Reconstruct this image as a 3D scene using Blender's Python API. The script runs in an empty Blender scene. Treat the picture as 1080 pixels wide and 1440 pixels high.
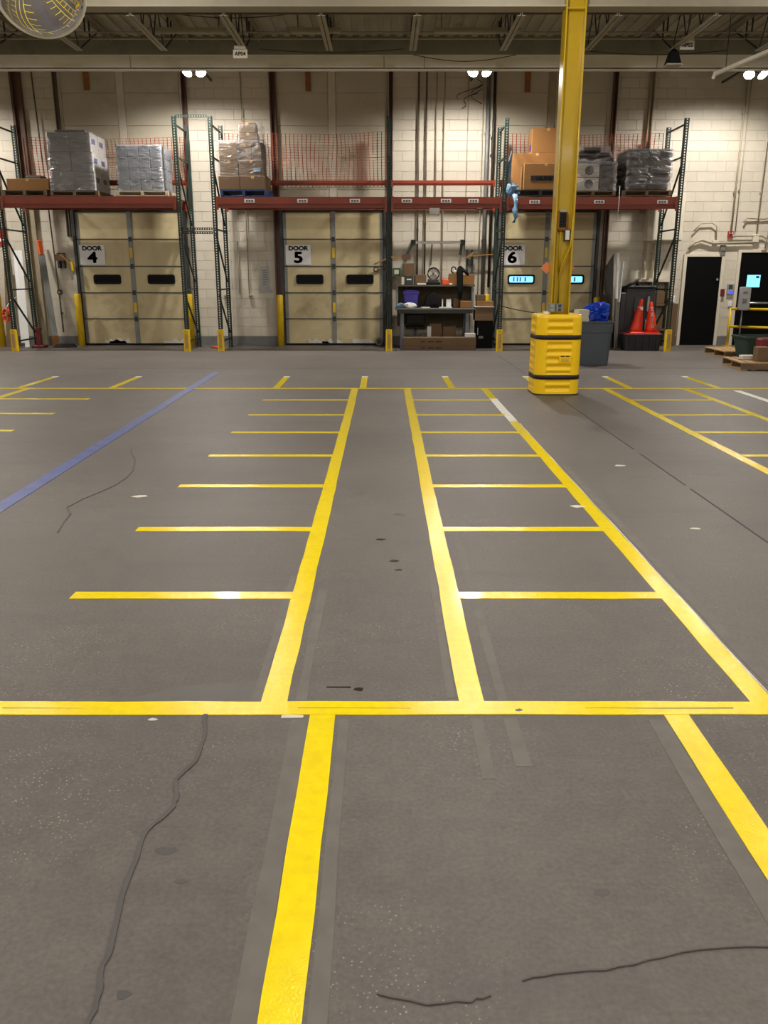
import bpy, bmesh, math, random
from mathutils import Vector, Matrix, noise
random.seed(7)
S = bpy.context.scene
COL = S.collection
R = math.radians

# ---------------------------------------------------------------- camera, world, lights, exposure
cam = bpy.data.cameras.new('camera')
cam.sensor_fit = 'VERTICAL'; cam.sensor_height = 36.0; cam.lens = 36.0 * 1170 / 1440
cam.clip_start = 0.05; cam.clip_end = 200
co = bpy.data.objects.new('camera', cam); COL.objects.link(co)
co.location = (0, 0, 1.55); co.rotation_euler = (R(90 - 15.842), 0, 0)
S.camera = co
S.view_settings.view_transform = 'Standard'
S.view_settings.look = 'None'
S.view_settings.exposure = 0.0
S.view_settings.gamma = 1.0
S.view_settings.use_curve_mapping = False
S.cycles.use_denoising = True
S.cycles.max_bounces = 6
S.cycles.sample_clamp_indirect = 6.0
w = bpy.data.worlds.new('world'); S.world = w; w.use_nodes = True
w.node_tree.nodes['Background'].inputs[0].default_value = (0.02, 0.02, 0.02, 1)
FLOOD_W, FILL_W, ROW_W = 425.0, 95.0, 115.0
FLOODS = [(-3.71, 17.98, 5.42), (1.87, 17.98, 5.42), (7.27, 17.98, 5.38), (-9.3, 17.98, 5.42)]
FILL_BAYS = [(x, y, 4.75) for y in (4.9, -1.5, -7.5) for x in (-8.0, -3.6, 0.6, 4.8, 9.0)]
ROW = [(x, 9.3, 4.74) for x in (-12.0, -7.6, -3.05, 1.5, 6.1, 10.6)]


def lin(c):
    return tuple((v / 255 / 12.92) if v / 255 <= 0.04045 else ((v / 255 + 0.055) / 1.055) ** 2.4 for v in c)


def spot(name, loc, target, watts, angle, blend, size, color):
    l = bpy.data.lights.new(name, 'SPOT'); l.energy = watts; l.spot_size = R(angle); l.spot_blend = blend
    l.shadow_soft_size = size; l.color = color
    o = bpy.data.objects.new(name, l); COL.objects.link(o); o.location = loc
    d = Vector(target) - Vector(loc)
    o.rotation_euler = d.to_track_quat('-Z', 'Y').to_euler()
    return o


def area(name, loc, sx, sy, watts, color):
    l = bpy.data.lights.new(name, 'AREA'); l.shape = 'RECTANGLE'; l.size = sx; l.size_y = sy; l.energy = watts; l.color = color
    o = bpy.data.objects.new(name, l); COL.objects.link(o); o.location = loc
    return o


WARM = (1.0, 0.945, 0.87)
for i, (x, y, z) in enumerate(FLOODS):
    spot('flood_beam', (x - 0.13, y - 0.06, z - 0.13), (x - 0.15, y + 0.9, 0), FLOOD_W, 158, 0.55, 0.11, WARM)
    spot('flood_beam', (x + 0.13, y - 0.06, z - 0.13), (x + 0.3, y - 2.6, 0), FLOOD_W, 156, 0.7, 0.08, WARM)
for x, y, z in ROW:  # unseen row hinted at by floor glare, added to brighten the white beam
    l = bpy.data.lights.new('row_lamp', 'POINT'); l.energy = ROW_W; l.shadow_soft_size = 0.12; l.color = (1.0, 0.95, 0.88)
    o = bpy.data.objects.new('row_lamp', l); COL.objects.link(o); o.location = (x, y, z - 0.02)
for x, y, z in FILL_BAYS:
    area('bay_light', (x, y, z), 1.2, 0.4, FILL_W, (1.0, 0.95, 0.88))  # unseen hall lamps added as fill to even out the floor light
    # separate upward lamp added over the closed housing to brighten the roof deck
    up = area('bay_uplight', (x, y, z + 0.12), 1.2, 0.3, FILL_W * 0.22, (1.0, 0.95, 0.88)); up.rotation_euler = (math.pi, 0, 0)


# ---------------------------------------------------------------- materials
def mat(name, rgb, rough=0.6, metal=0.0, var=0.10, scale=6.0, bump=0.0, bscale=40.0, spec=0.5, dirt=None, dscale=1.5, damt=0.5, rand=0.0, coat=0.0):
    m = bpy.data.materials.new(name); m.use_nodes = True
    nt = m.node_tree; N = nt.nodes; L = nt.links
    b = N['Principled BSDF']; b.inputs['Roughness'].default_value = rough; b.inputs['Metallic'].default_value = metal
    b.inputs['Specular IOR Level'].default_value = spec
    b.inputs['Coat Weight'].default_value = coat; b.inputs['Coat Roughness'].default_value = 0.10
    c = lin(rgb)
    tc = N.new('ShaderNodeTexCoord')
    no = N.new('ShaderNodeTexNoise'); no.inputs['Scale'].default_value = scale; no.inputs['Detail'].default_value = 6
    L.new(tc.outputs['Object'], no.inputs['Vector'])
    mx = N.new('ShaderNodeMix'); mx.data_type = 'RGBA'
    mx.inputs[6].default_value = (*[v * (1 - var) for v in c], 1); mx.inputs[7].default_value = (*[min(1, v * (1 + var)) for v in c], 1)
    cr = N.new('ShaderNodeMapRange'); cr.inputs[1].default_value = 0.3; cr.inputs[2].default_value = 0.7
    L.new(no.outputs['Fac'], cr.inputs[0]); L.new(cr.outputs[0], mx.inputs[0])
    out = mx.outputs[2]
    if dirt:
        n2 = N.new('ShaderNodeTexNoise'); n2.inputs['Scale'].default_value = dscale; n2.inputs['Detail'].default_value = 8; n2.inputs['Roughness'].default_value = 0.65
        L.new(tc.outputs['Object'], n2.inputs['Vector'])
        r2 = N.new('ShaderNodeMapRange'); r2.inputs[1].default_value = 0.52; r2.inputs[2].default_value = 0.75; r2.inputs[4].default_value = damt
        L.new(n2.outputs['Fac'], r2.inputs[0])
        m2 = N.new('ShaderNodeMix'); m2.data_type = 'RGBA'; m2.inputs[7].default_value = (*lin(dirt), 1)
        L.new(r2.outputs[0], m2.inputs[0]); L.new(out, m2.inputs[6]); out = m2.outputs[2]
    if rand:
        oi = N.new('ShaderNodeNewGeometry'); mr = N.new('ShaderNodeMapRange'); mr.inputs[3].default_value = 1 - rand; mr.inputs[4].default_value = 1 + rand
        L.new(oi.outputs['Random Per Island'], mr.inputs[0])
        hs = N.new('ShaderNodeHueSaturation'); L.new(mr.outputs[0], hs.inputs['Value']); L.new(out, hs.inputs['Color']); out = hs.outputs['Color']
    L.new(out, b.inputs['Base Color'])
    if bump:
        n3 = N.new('ShaderNodeTexNoise'); n3.inputs['Scale'].default_value = bscale; n3.inputs['Detail'].default_value = 4
        L.new(tc.outputs['Object'], n3.inputs['Vector'])
        bp = N.new('ShaderNodeBump'); bp.inputs['Strength'].default_value = bump; bp.inputs['Distance'].default_value = 0.02
        L.new(n3.outputs['Fac'], bp.inputs['Height']); L.new(bp.outputs[0], b.inputs['Normal'])
    return m


def emit(name, rgb, strength):
    m = bpy.data.materials.new(name); m.use_nodes = True
    b = m.node_tree.nodes['Principled BSDF']
    b.inputs['Base Color'].default_value = (*lin(rgb), 1)
    b.inputs['Emission Color'].default_value = (*lin(rgb), 1); b.inputs['Emission Strength'].default_value = strength
    return m


def wrap_mat(name, tint, gloss):
    m = bpy.data.materials.new(name); m.use_nodes = True
    nt = m.node_tree; N = nt.nodes; L = nt.links
    for n in list(N):
        N.remove(n)
    out = N.new('ShaderNodeOutputMaterial')
    tr = N.new('ShaderNodeBsdfTransparent'); tr.inputs[0].default_value = (*tint, 1)
    pb = N.new('ShaderNodeBsdfPrincipled'); pb.inputs['Base Color'].default_value = (0.42, 0.42, 0.43, 1); pb.inputs['Roughness'].default_value = 0.16
    tc = N.new('ShaderNodeTexCoord'); no = N.new('ShaderNodeTexNoise'); no.inputs['Scale'].default_value = 5; no.inputs['Detail'].default_value = 5; no.inputs['Distortion'].default_value = 1.2
    mp = N.new('ShaderNodeMapping'); mp.inputs['Scale'].default_value = (1, 1, 2.2)
    L.new(tc.outputs['Object'], mp.inputs[0]); L.new(mp.outputs[0], no.inputs['Vector'])
    bp = N.new('ShaderNodeBump'); bp.inputs['Strength'].default_value = 0.9; bp.inputs['Distance'].default_value = 0.08
    L.new(no.outputs['Fac'], bp.inputs['Height']); L.new(bp.outputs[0], pb.inputs['Normal'])
    mr = N.new('ShaderNodeMapRange'); mr.inputs[1].default_value = 0.35; mr.inputs[2].default_value = 0.7; mr.inputs[3].default_value = gloss * 0.55; mr.inputs[4].default_value = min(1, gloss * 1.5)
    L.new(no.outputs['Fac'], mr.inputs[0])
    mx = N.new('ShaderNodeMixShader'); L.new(mr.outputs[0], mx.inputs[0]); L.new(tr.outputs[0], mx.inputs[1]); L.new(pb.outputs[0], mx.inputs[2])
    L.new(mx.outputs[0], out.inputs[0])
    return m


def floor_mat():
    m = mat('concrete', (97, 91, 87), rough=0.42, spec=0.3, var=0.13, scale=0.7, bump=0.06, bscale=120, dirt=(80, 75, 73), dscale=0.45, damt=0.45)
    nt = m.node_tree; N = nt.nodes; L = nt.links; b = N['Principled BSDF']
    tc = N.new('ShaderNodeTexCoord')
    src = b.inputs['Base Color'].links[0].from_socket
    # fine mottling
    n1 = N.new('ShaderNodeTexNoise'); n1.inputs['Scale'].default_value = 9; n1.inputs['Detail'].default_value = 9; n1.inputs['Roughness'].default_value = 0.7
    L.new(tc.outputs['Object'], n1.inputs['Vector'])
    r1 = N.new('ShaderNodeMapRange'); r1.inputs[1].default_value = 0.3; r1.inputs[2].default_value = 0.7; r1.inputs[3].default_value = 0.84; r1.inputs[4].default_value = 1.16
    L.new(n1.outputs['Fac'], r1.inputs[0])
    hs = N.new('ShaderNodeHueSaturation'); L.new(r1.outputs[0], hs.inputs['Value']); L.new(src, hs.inputs['Color'])
    out = hs.outputs[0]
    n5 = N.new('ShaderNodeTexNoise'); n5.inputs['Scale'].default_value = 70; n5.inputs['Detail'].default_value = 4; L.new(tc.outputs['Object'], n5.inputs['Vector'])
    r5 = N.new('ShaderNodeMapRange'); r5.inputs[1].default_value = 0.3; r5.inputs[2].default_value = 0.7; r5.inputs[3].default_value = 0.86; r5.inputs[4].default_value = 1.14; L.new(n5.outputs['Fac'], r5.inputs[0])
    h5 = N.new('ShaderNodeHueSaturation'); L.new(r5.outputs[0], h5.inputs['Value']); L.new(out, h5.inputs['Color']); out = h5.outputs[0]
    # pale chips in patches
    vo = N.new('ShaderNodeTexVoronoi'); vo.voronoi_dimensions = '2D'; vo.inputs['Scale'].default_value = 46; L.new(tc.outputs['Object'], vo.inputs['Vector'])
    lt = N.new('ShaderNodeMath'); lt.operation = 'LESS_THAN'; lt.inputs[1].default_value = 0.11; L.new(vo.outputs['Distance'], lt.inputs[0])
    n2 = N.new('ShaderNodeTexNoise'); n2.inputs['Scale'].default_value = 1.1; n2.inputs['Detail'].default_value = 3; L.new(tc.outputs['Object'], n2.inputs['Vector'])
    r2 = N.new('ShaderNodeMapRange'); r2.inputs[1].default_value = 0.47; r2.inputs[2].default_value = 0.66; r2.inputs[4].default_value = 0.9; L.new(n2.outputs['Fac'], r2.inputs[0])
    n4 = N.new('ShaderNodeTexNoise'); n4.inputs['Scale'].default_value = 14; n4.inputs['Detail'].default_value = 2; L.new(tc.outputs['Object'], n4.inputs['Vector'])
    r4 = N.new('ShaderNodeMapRange'); r4.inputs[1].default_value = 0.46; r4.inputs[2].default_value = 0.6; L.new(n4.outputs['Fac'], r4.inputs[0])
    m4 = N.new('ShaderNodeMath'); m4.operation = 'MULTIPLY'; L.new(r2.outputs[0], m4.inputs[0]); L.new(r4.outputs[0], m4.inputs[1])
    mu = N.new('ShaderNodeMath'); mu.operation = 'MULTIPLY'; L.new(lt.outputs[0], mu.inputs[0]); L.new(m4.outputs[0], mu.inputs[1])
    m1 = N.new('ShaderNodeMix'); m1.data_type = 'RGBA'; m1.inputs[7].default_value = (*lin((176, 170, 158)), 1)
    L.new(mu.outputs[0], m1.inputs[0]); L.new(out, m1.inputs[6]); out = m1.outputs[2]
    # scuffs: stretched dark streaks across the aisle
    mp = N.new('ShaderNodeMapping'); mp.inputs['Scale'].default_value = (0.5, 3.2, 1); L.new(tc.outputs['Object'], mp.inputs[0])
    n3 = N.new('ShaderNodeTexNoise'); n3.inputs['Scale'].default_value = 1.6; n3.inputs['Detail'].default_value = 7; L.new(mp.outputs[0], n3.inputs['Vector'])
    r3 = N.new('ShaderNodeMapRange'); r3.inputs[1].default_value = 0.55; r3.inputs[2].default_value = 0.72; r3.inputs[4].default_value = 0.38; L.new(n3.outputs['Fac'], r3.inputs[0])
    m2 = N.new('ShaderNodeMix'); m2.data_type = 'RGBA'; m2.inputs[7].default_value = (*lin((84, 81, 79)), 1)
    L.new(r3.outputs[0], m2.inputs[0]); L.new(out, m2.inputs[6]); out = m2.outputs[2]
    # small dark spots
    v2 = N.new('ShaderNodeTexVoronoi'); v2.voronoi_dimensions = '2D'; v2.inputs['Scale'].default_value = 5.2; L.new(tc.outputs['Object'], v2.inputs['Vector'])
    l2 = N.new('ShaderNodeMath'); l2.operation = 'LESS_THAN'; l2.inputs[1].default_value = 0.06; L.new(v2.outputs['Distance'], l2.inputs[0])
    k2 = N.new('ShaderNodeMath'); k2.operation = 'MULTIPLY'; k2.inputs[1].default_value = 0.16; L.new(l2.outputs[0], k2.inputs[0])
    m3 = N.new('ShaderNodeMix'); m3.data_type = 'RGBA'; m3.inputs[7].default_value = (*lin((66, 63, 62)), 1)
    L.new(k2.outputs[0], m3.inputs[0]); L.new(out, m3.inputs[6]); out = m3.outputs[2]
    L.new(out, b.inputs['Base Color'])
    rr = N.new('ShaderNodeMapRange'); rr.inputs[1].default_value = 0.3; rr.inputs[2].default_value = 0.7; rr.inputs[3].default_value = 0.46; rr.inputs[4].default_value = 0.60
    L.new(n1.outputs['Fac'], rr.inputs[0]); L.new(rr.outputs[0], b.inputs['Roughness'])
    return m


M = {}
M['concrete'] = floor_mat()
M['yellow_paint'] = mat('yellow_line_paint', (250, 222, 2), rough=0.17, var=0.06, scale=25, spec=0.4, bump=0.12, bscale=140, coat=0.4, dirt=(214, 186, 20), dscale=5, damt=0.35)
M['white_paint'] = mat('white_line_paint', (214, 212, 200), rough=0.35, var=0.1, scale=20, bump=0.3, bscale=170)
M['blue_paint'] = mat('blue_line_paint', (74, 86, 140), rough=0.5, var=0.16, scale=7, dirt=(104, 106, 122), dscale=3, damt=0.7)
M['joint'] = mat('joint_sealant', (48, 46, 45), rough=0.7)
M['faint_crack'] = mat('hairline_crack', (84, 79, 76), rough=0.7)
M['crack'] = mat('crack_filler', (76, 73, 71), rough=0.6, var=0.15)
M['ghost'] = mat('scraped_concrete', (100, 95, 89), rough=0.6, var=0.12, scale=12)
M['damp'] = mat('sealed_concrete', (88, 84, 81), rough=0.5, var=0.08)
M['spill'] = mat('dark_drip', (38, 33, 24), rough=0.25)
M['chip'] = mat('paint_chip', (205, 200, 185), rough=0.6)
M['block'] = mat('painted_block', (204, 196, 180), rough=0.55, var=0.05, scale=2, bump=0.15, bscale=60, dirt=(172, 160, 140), dscale=0.8, damt=0.5, rand=0.03)
M['mortar'] = mat('mortar', (194, 185, 168), rough=0.8)
M['infill'] = mat('infill_board', (190, 182, 163), rough=0.6, var=0.06, scale=1.2, dirt=(134, 120, 92), dscale=0.9, damt=0.5)
M['base_grey'] = mat('grey_skirting_paint', (112, 112, 112), rough=0.6, var=0.15)
M['door'] = mat('door_panel_tan', (202, 187, 146), rough=0.5, var=0.06, scale=1.5, bump=0.1, bscale=14, dirt=(160, 138, 96), dscale=1.6, damt=0.55)
M['door_low'] = mat('door_panel_scuffed', (198, 183, 144), rough=0.55, var=0.08, scale=2, bump=0.12, bscale=14, dirt=(140, 122, 92), dscale=2.4, damt=0.65)
M['peel'] = mat('bare_peeled_metal', (208, 206, 200), rough=0.45, var=0.1)
M['galv'] = mat('galvanised_steel', (128, 130, 128), rough=0.5, metal=0.3, var=0.15, scale=5)
M['galv_dark'] = mat('dark_steel', (62, 64, 62), rough=0.55, metal=0.3, var=0.2)
M['black'] = mat('black_rubber', (12, 12, 12), rough=0.6, spec=0.25)
M['black_paint'] = mat('black_painted_steel', (5, 5, 6), rough=0.6, spec=0.12)
M['glass_dark'] = mat('dark_glass', (5, 8, 10), rough=0.3, spec=0.15)
M['glass_lit'] = emit('daylit_window', (120, 195, 245), 1.7)
M['sign_white'] = mat('sign_white', (226, 226, 226), rough=0.4, var=0.02)
M['ink'] = mat('ink_black', (14, 14, 14), rough=0.6)
M['ink_grey'] = mat('ink_grey', (90, 88, 86), rough=0.7)
M['ink_blue'] = mat('ink_blue', (38, 52, 130), rough=0.6)
M['green'] = mat('green_rack_paint', (22, 42, 36), rough=0.5, var=0.15, scale=4, dirt=(48, 58, 52), dscale=5, damt=0.4)
M['orange_beam'] = mat('rust_orange_beam', (130, 47, 20), rough=0.45, var=0.12, scale=3, dirt=(104, 34, 18), dscale=2, damt=0.5)
M['safety_yellow'] = mat('safety_yellow', (222, 184, 16), rough=0.45, var=0.1, scale=6, dirt=(150, 120, 30), dscale=4, damt=0.5)
M['guard_yellow'] = mat('guard_yellow_plastic', (255, 206, 8), rough=0.33, var=0.03, scale=4, coat=0.15)
M['column'] = mat('column_yellow_paint', (188, 156, 2), rough=0.35, var=0.06, scale=3, dirt=(150, 118, 14), dscale=3, damt=0.35, coat=0.3)
M['strap'] = mat('black_strap', (30, 16, 10), rough=0.6)
M['joist'] = mat('joist_paint', (156, 148, 128), rough=0.5, var=0.1, scale=3, dirt=(120, 112, 96), dscale=3, damt=0.4)
M['beam_white'] = mat('beam_white_paint', (234, 228, 214), rough=0.5, var=0.05, scale=1.5, dirt=(196, 187, 168), dscale=2, damt=0.4)
M['deck'] = mat('roof_deck_paint', (172, 166, 148), rough=0.7, var=0.14, scale=1.2, dirt=(96, 90, 76), dscale=1.5, damt=0.6)
M['bulkhead'] = mat('bulkhead_paint', (128, 126, 110), rough=0.7, var=0.15, scale=1.3, dirt=(70, 68, 60), dscale=2, damt=0.6)
M['conduit'] = mat('painted_conduit', (176, 166, 144), rough=0.5, var=0.12, dirt=(100, 90, 72), dscale=6, damt=0.5)
M['conduit_dark'] = mat('grimy_conduit', (98, 88, 72), rough=0.5, var=0.2)
M['cable'] = mat('dark_cable', (44, 38, 30), rough=0.6)
M['rust_post'] = mat('rusty_brown_post', (92, 66, 48), rough=0.6, var=0.25, scale=4, dirt=(48, 34, 26), dscale=2, damt=0.8)
M['maroon_post'] = mat('maroon_post', (84, 52, 40), rough=0.5, var=0.2, scale=3)
M['tan_post'] = mat('tan_post_paint', (158, 146, 122), rough=0.5, var=0.1)
M['wood_stain'] = mat('bare_orange_wood', (142, 92, 42), rough=0.7, var=0.2, scale=9)
M['net'] = mat('orange_netting', (150, 64, 34), rough=0.6)
M['card'] = mat('cardboard', (140, 97, 48), rough=0.75, var=0.06, scale=3, dirt=(140, 102, 60), dscale=2, damt=0.3)
M['card_dark'] = mat('cardboard_brown', (108, 84, 58), rough=0.75, var=0.08, scale=3, dirt=(90, 68, 46), dscale=2, damt=0.3)
M['card_white'] = mat('white_carton', (206, 200, 192), rough=0.6, var=0.04)
M['card_grey'] = mat('grey_carton', (106, 99, 94), rough=0.6, var=0.05)
M['card_blue'] = mat('pale_bluegrey_carton', (134, 140, 148), rough=0.55, var=0.05)
M['tape'] = mat('brown_tape', (186, 150, 100), rough=0.25)
M['wrap'] = wrap_mat('stretch_wrap', (0.93, 0.93, 0.94), 0.26)
M['wrap_clear'] = wrap_mat('clear_stretch_wrap', (0.95, 0.95, 0.95), 0.15)
M['wrap_dark'] = wrap_mat('dusty_stretch_wrap', (0.86, 0.84, 0.82), 0.22)
M['wood'] = mat('pallet_wood', (160, 128, 88), rough=0.8, var=0.2, scale=4, dirt=(120, 94, 62), dscale=4, damt=0.5, rand=0.1)
M['wood_dark'] = mat('weathered_wood', (104, 84, 62), rough=0.8, var=0.2, scale=4, rand=0.1)
M['wood_white'] = mat('pale_pallet_wood', (196, 184, 158), rough=0.8, var=0.12, scale=4)
M['blue_pallet'] = mat('blue_pallet_paint', (30, 58, 110), rough=0.7, var=0.2)
M['black_pallet'] = mat('black_plastic_pallet', (22, 22, 24), rough=0.6)
M['tarp_dark'] = mat('brown_grey_sacks', (62, 53, 47), rough=0.45, var=0.15, scale=3)
M['can_grey'] = mat('grey_bin_plastic', (74, 82, 92), rough=0.5, var=0.05)
M['bag_blue'] = mat('blue_bag_film', (24, 66, 190), rough=0.2, var=0.15, bump=0.5, bscale=9)
M['film_blue'] = mat('pale_blue_film', (120, 156, 184), rough=0.25, var=0.2, bump=0.5, bscale=9)
M['cone'] = mat('cone_orange', (240, 58, 22), rough=0.45, var=0.06)
M['tote_black'] = mat('black_tote_plastic', (30, 30, 32), rough=0.5)
M['tote_green'] = mat('dark_green_plastic', (30, 56, 46), rough=0.5, var=0.08)
M['machine'] = mat('charcoal_machine_paint', (50, 50, 54), rough=0.5, var=0.1)
M['grey_plastic'] = mat('light_grey_plastic', (150, 150, 150), rough=0.5)
M['steel_bright'] = mat('brushed_steel', (170, 170, 172), rough=0.35, metal=0.7)
M['red'] = mat('red_paint', (176, 34, 28), rough=0.4)
M['dark_red'] = mat('dark_red_plastic', (110, 24, 28), rough=0.5)
M['orange'] = mat('orange_plastic', (230, 92, 34), rough=0.5)
M['orange_tag'] = mat('salmon_tag', (236, 140, 90), rough=0.6)
M['purple'] = mat('purple_bin', (84, 74, 190), rough=0.5)
M['white'] = mat('white_plastic', (226, 226, 224), rough=0.45, var=0.03)
M['cloth_white'] = mat('white_cloth', (220, 222, 220), rough=0.9)
M['cream_box'] = mat('cream_wall_box', (214, 206, 188), rough=0.5, var=0.03)
M['bench'] = mat('bench_top_grey', (92, 88, 80), rough=0.55, var=0.1)
M['bench_leg'] = mat('bench_leg_grey', (104, 104, 110), rough=0.5)
M['grime_back'] = mat('bench_back_board', (92, 82, 62), rough=0.8, var=0.2)
M['lever_yellow'] = mat('ochre_lever_paint', (142, 108, 44), rough=0.5, var=0.2)
M['gauge_green'] = mat('gauge_green', (30, 96, 58), rough=0.5)
M['panel_grey'] = mat('grey_sheet_panel', (116, 112, 106), rough=0.6, var=0.08)
M['lens'] = emit('flood_lens', (255, 250, 240), 45)
M['lens_bay'] = emit('bay_lens', (255, 250, 240), 6)
M['screen'] = emit('lit_pane', (130, 220, 240), 1.0)
M['screen_blue'] = emit('display_blue', (70, 80, 230), 1.0)
mm = mat('mirror_silver', (235, 235, 232), rough=0.03, metal=1.0, var=0.01); M['mirror'] = mm


# ---------------------------------------------------------------- mesh helpers
def B():
    return bmesh.new()


def box(bm, x0, x1, y0, y1, z0, z1, rot=None, piv=None):
    vs = [bm.verts.new((x, y, z)) for x in (x0, x1) for y in (y0, y1) for z in (z0, z1)]
    for f in ((0, 1, 3, 2), (4, 6, 7, 5), (0, 4, 5, 1), (2, 3, 7, 6), (0, 2, 6, 4), (1, 5, 7, 3)):
        bm.faces.new([vs[i] for i in f])
    if rot is not None:
        p = Vector(piv) if piv else Vector(((x0 + x1) / 2, (y0 + y1) / 2, (z0 + z1) / 2))
        for v in vs:
            v.co = rot @ (v.co - p) + p
    return vs


def bar(bm, a, b, wd, ht):
    """a box-section bar from a to b"""
    a, b = Vector(a), Vector(b); d = b - a
    q = d.to_track_quat('Z', 'Y').to_matrix(); ln = d.length
    vs = box(bm, -wd / 2, wd / 2, -ht / 2, ht / 2, 0, ln)
    for v in vs:
        v.co = q @ v.co + a


def tube(bm, pts, r, n=8, closed=False, cap=True):
    pts = [Vector(p) for p in pts]; rings = []
    up = Vector((0, 0, 1))
    for i, p in enumerate(pts):
        if closed:
            d = pts[(i + 1) % len(pts)] - pts[i - 1]
        else:
            d = pts[min(i + 1, len(pts) - 1)] - pts[max(i - 1, 0)]
        d.normalize()
        u = up.cross(d)
        if u.length < 0.05:
            u = Vector((1, 0, 0)).cross(d)
        u.normalize(); v = d.cross(u)
        rr = r[i] if isinstance(r, (list, tuple)) else r
        rings.append([bm.verts.new(p + (u * math.cos(t) + v * math.sin(t)) * rr) for t in [2 * math.pi * k / n for k in range(n)]])
    m = len(rings)
    for i in range(m if closed else m - 1):
        a, b = rings[i], rings[(i + 1) % m]
        for k in range(n):
            f = bm.faces.new((a[k], a[(k + 1) % n], b[(k + 1) % n], b[k])); f.smooth = True
    if cap and not closed:
        bm.faces.new(rings[0][::-1]); bm.faces.new(rings[-1])


def lathe(bm, c, prof, n=24, smooth=True, capb=True, capt=True):
    rings = [[bm.verts.new((c[0] + r * math.cos(2 * math.pi * k / n), c[1] + r * math.sin(2 * math.pi * k / n), c[2] + z)) for k in range(n)] for r, z in prof]
    for a, b in zip(rings, rings[1:]):
        for k in range(n):
            f = bm.faces.new((a[k], a[(k + 1) % n], b[(k + 1) % n], b[k])); f.smooth = smooth
    if capb:
        bm.faces.new(rings[0][::-1])
    if capt:
        bm.faces.new(rings[-1])


def rrect(hx, hy, r, n=5):
    pts = []
    for cx, cy, a0 in ((hx - r, hy - r, 0), (-hx + r, hy - r, 90), (-hx + r, -hy + r, 180), (hx - r, -hy + r, 270)):
        for k in range(n + 1):
            a = R(a0 + 90 * k / n); pts.append((cx + r * math.cos(a), cy + r * math.sin(a)))
    return pts


def loft(bm, rings, smooth=True, capb=True, capt=True):
    rs = [[bm.verts.new(p) for p in ring] for ring in rings]; n = len(rs[0])
    for a, b in zip(rs, rs[1:]):
        for k in range(n):
            f = bm.faces.new((a[k], a[(k + 1) % n], b[(k + 1) % n], b[k])); f.smooth = smooth
    if capb:
        bm.faces.new(rs[0][::-1])
    if capt:
        bm.faces.new(rs[-1])


def poly(bm, pts, z0, z1):
    lo = [bm.verts.new((x, y, z0)) for x, y in pts]; hi = [bm.verts.new((x, y, z1)) for x, y in pts]
    n = len(pts)
    bm.faces.new(lo[::-1]); bm.faces.new(hi)
    for k in range(n):
        bm.faces.new((lo[k], lo[(k + 1) % n], hi[(k + 1) % n], hi[k]))


WORLD = {}


def link(o, parent):
    COL.objects.link(o)
    if parent is not None:
        o.parent = parent
        p = WORLD.get(parent.name, Vector((0, 0, 0)))
        o.location = -p
        WORLD[o.name] = Vector((0, 0, 0))
    return o


def obj(name, bm, m, parent=None, bevel=0.0, seg=1):
    bmesh.ops.recalc_face_normals(bm, faces=bm.faces)
    me = bpy.data.meshes.new(name); bm.to_mesh(me); bm.free()
    me.materials.append(M[m] if isinstance(m, str) else m)
    o = bpy.data.objects.new(name, me); link(o, parent)
    if bevel:
        md = o.modifiers.new('bevel', 'BEVEL'); md.width = bevel; md.segments = seg; md.limit_method = 'ANGLE'
    return o


def bx(name, m, parent, *a, bevel=0.0, rot=None, piv=None):
    bm = B(); box(bm, *a, rot=rot, piv=piv); return obj(name, bm, m, parent, bevel)


def thing(name, label, cat, loc, group=None):
    o = bpy.data.objects.new(name, None); COL.objects.link(o); o.location = loc; o.empty_display_size = 0.1
    WORLD[o.name] = Vector(loc)
    return tag(o, label, cat, group)


def tag(o, label, cat, group=None):
    for a, b in (('DOOR 4', 'dock door four'), ('DOOR 5', 'dock door five'), ('DOOR 6', 'dock door six')):
        label = label.replace(a, b)
    o['label'] = label; o['category'] = cat
    if group:
        o['group'] = group
    return o


def struct(o, label=None, cat=None):
    o['kind'] = 'structure'
    if label:
        o['label'] = label
    if cat:
        o['category'] = cat
    return o


def text(name, body, m, parent, loc, size, rot=(90, 0, 0), bold=0.0, sx=1.0, align='CENTER'):
    cu = bpy.data.curves.new(name, 'FONT'); cu.body = body; cu.size = size; cu.extrude = 0.001
    cu.align_x = align; cu.align_y = 'CENTER'; cu.materials.append(M[m])
    tmp = bpy.data.objects.new('tmp', cu); COL.objects.link(tmp)
    me = bpy.data.meshes.new_from_object(tmp.evaluated_get(bpy.context.evaluated_depsgraph_get()))
    bpy.data.objects.remove(tmp); me.name = name
    if bold:
        bb = B(); bb.from_mesh(me); g0 = bb.verts[:] + bb.edges[:] + bb.faces[:]
        for k in range(8):
            d = bmesh.ops.duplicate(bb, geom=g0); a = k * math.pi / 4
            for v in d['geom']:
                if isinstance(v, bmesh.types.BMVert):
                    v.co.x += bold * math.cos(a); v.co.y += bold * math.sin(a)
        bb.to_mesh(me); bb.free()
    o = bpy.data.objects.new(name, me); link(o, parent)
    o.location = Vector(loc) + o.location; o.rotation_euler = [R(v) for v in rot]; o.scale = (sx, 1, 1)
    return o


def dup(root, loc, rotz=0.0, label=None):
    """copy a thing with its parts and sub-parts"""
    r = root.copy(); COL.objects.link(r); r.location = loc; r.rotation_euler = (0, 0, rotz)
    if label:
        r['label'] = label
    for ch in list(root.children):
        c = ch.copy(); COL.objects.link(c); c.parent = r
        for g in list(ch.children):
            d = g.copy(); COL.objects.link(d); d.parent = c
    return r


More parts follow.
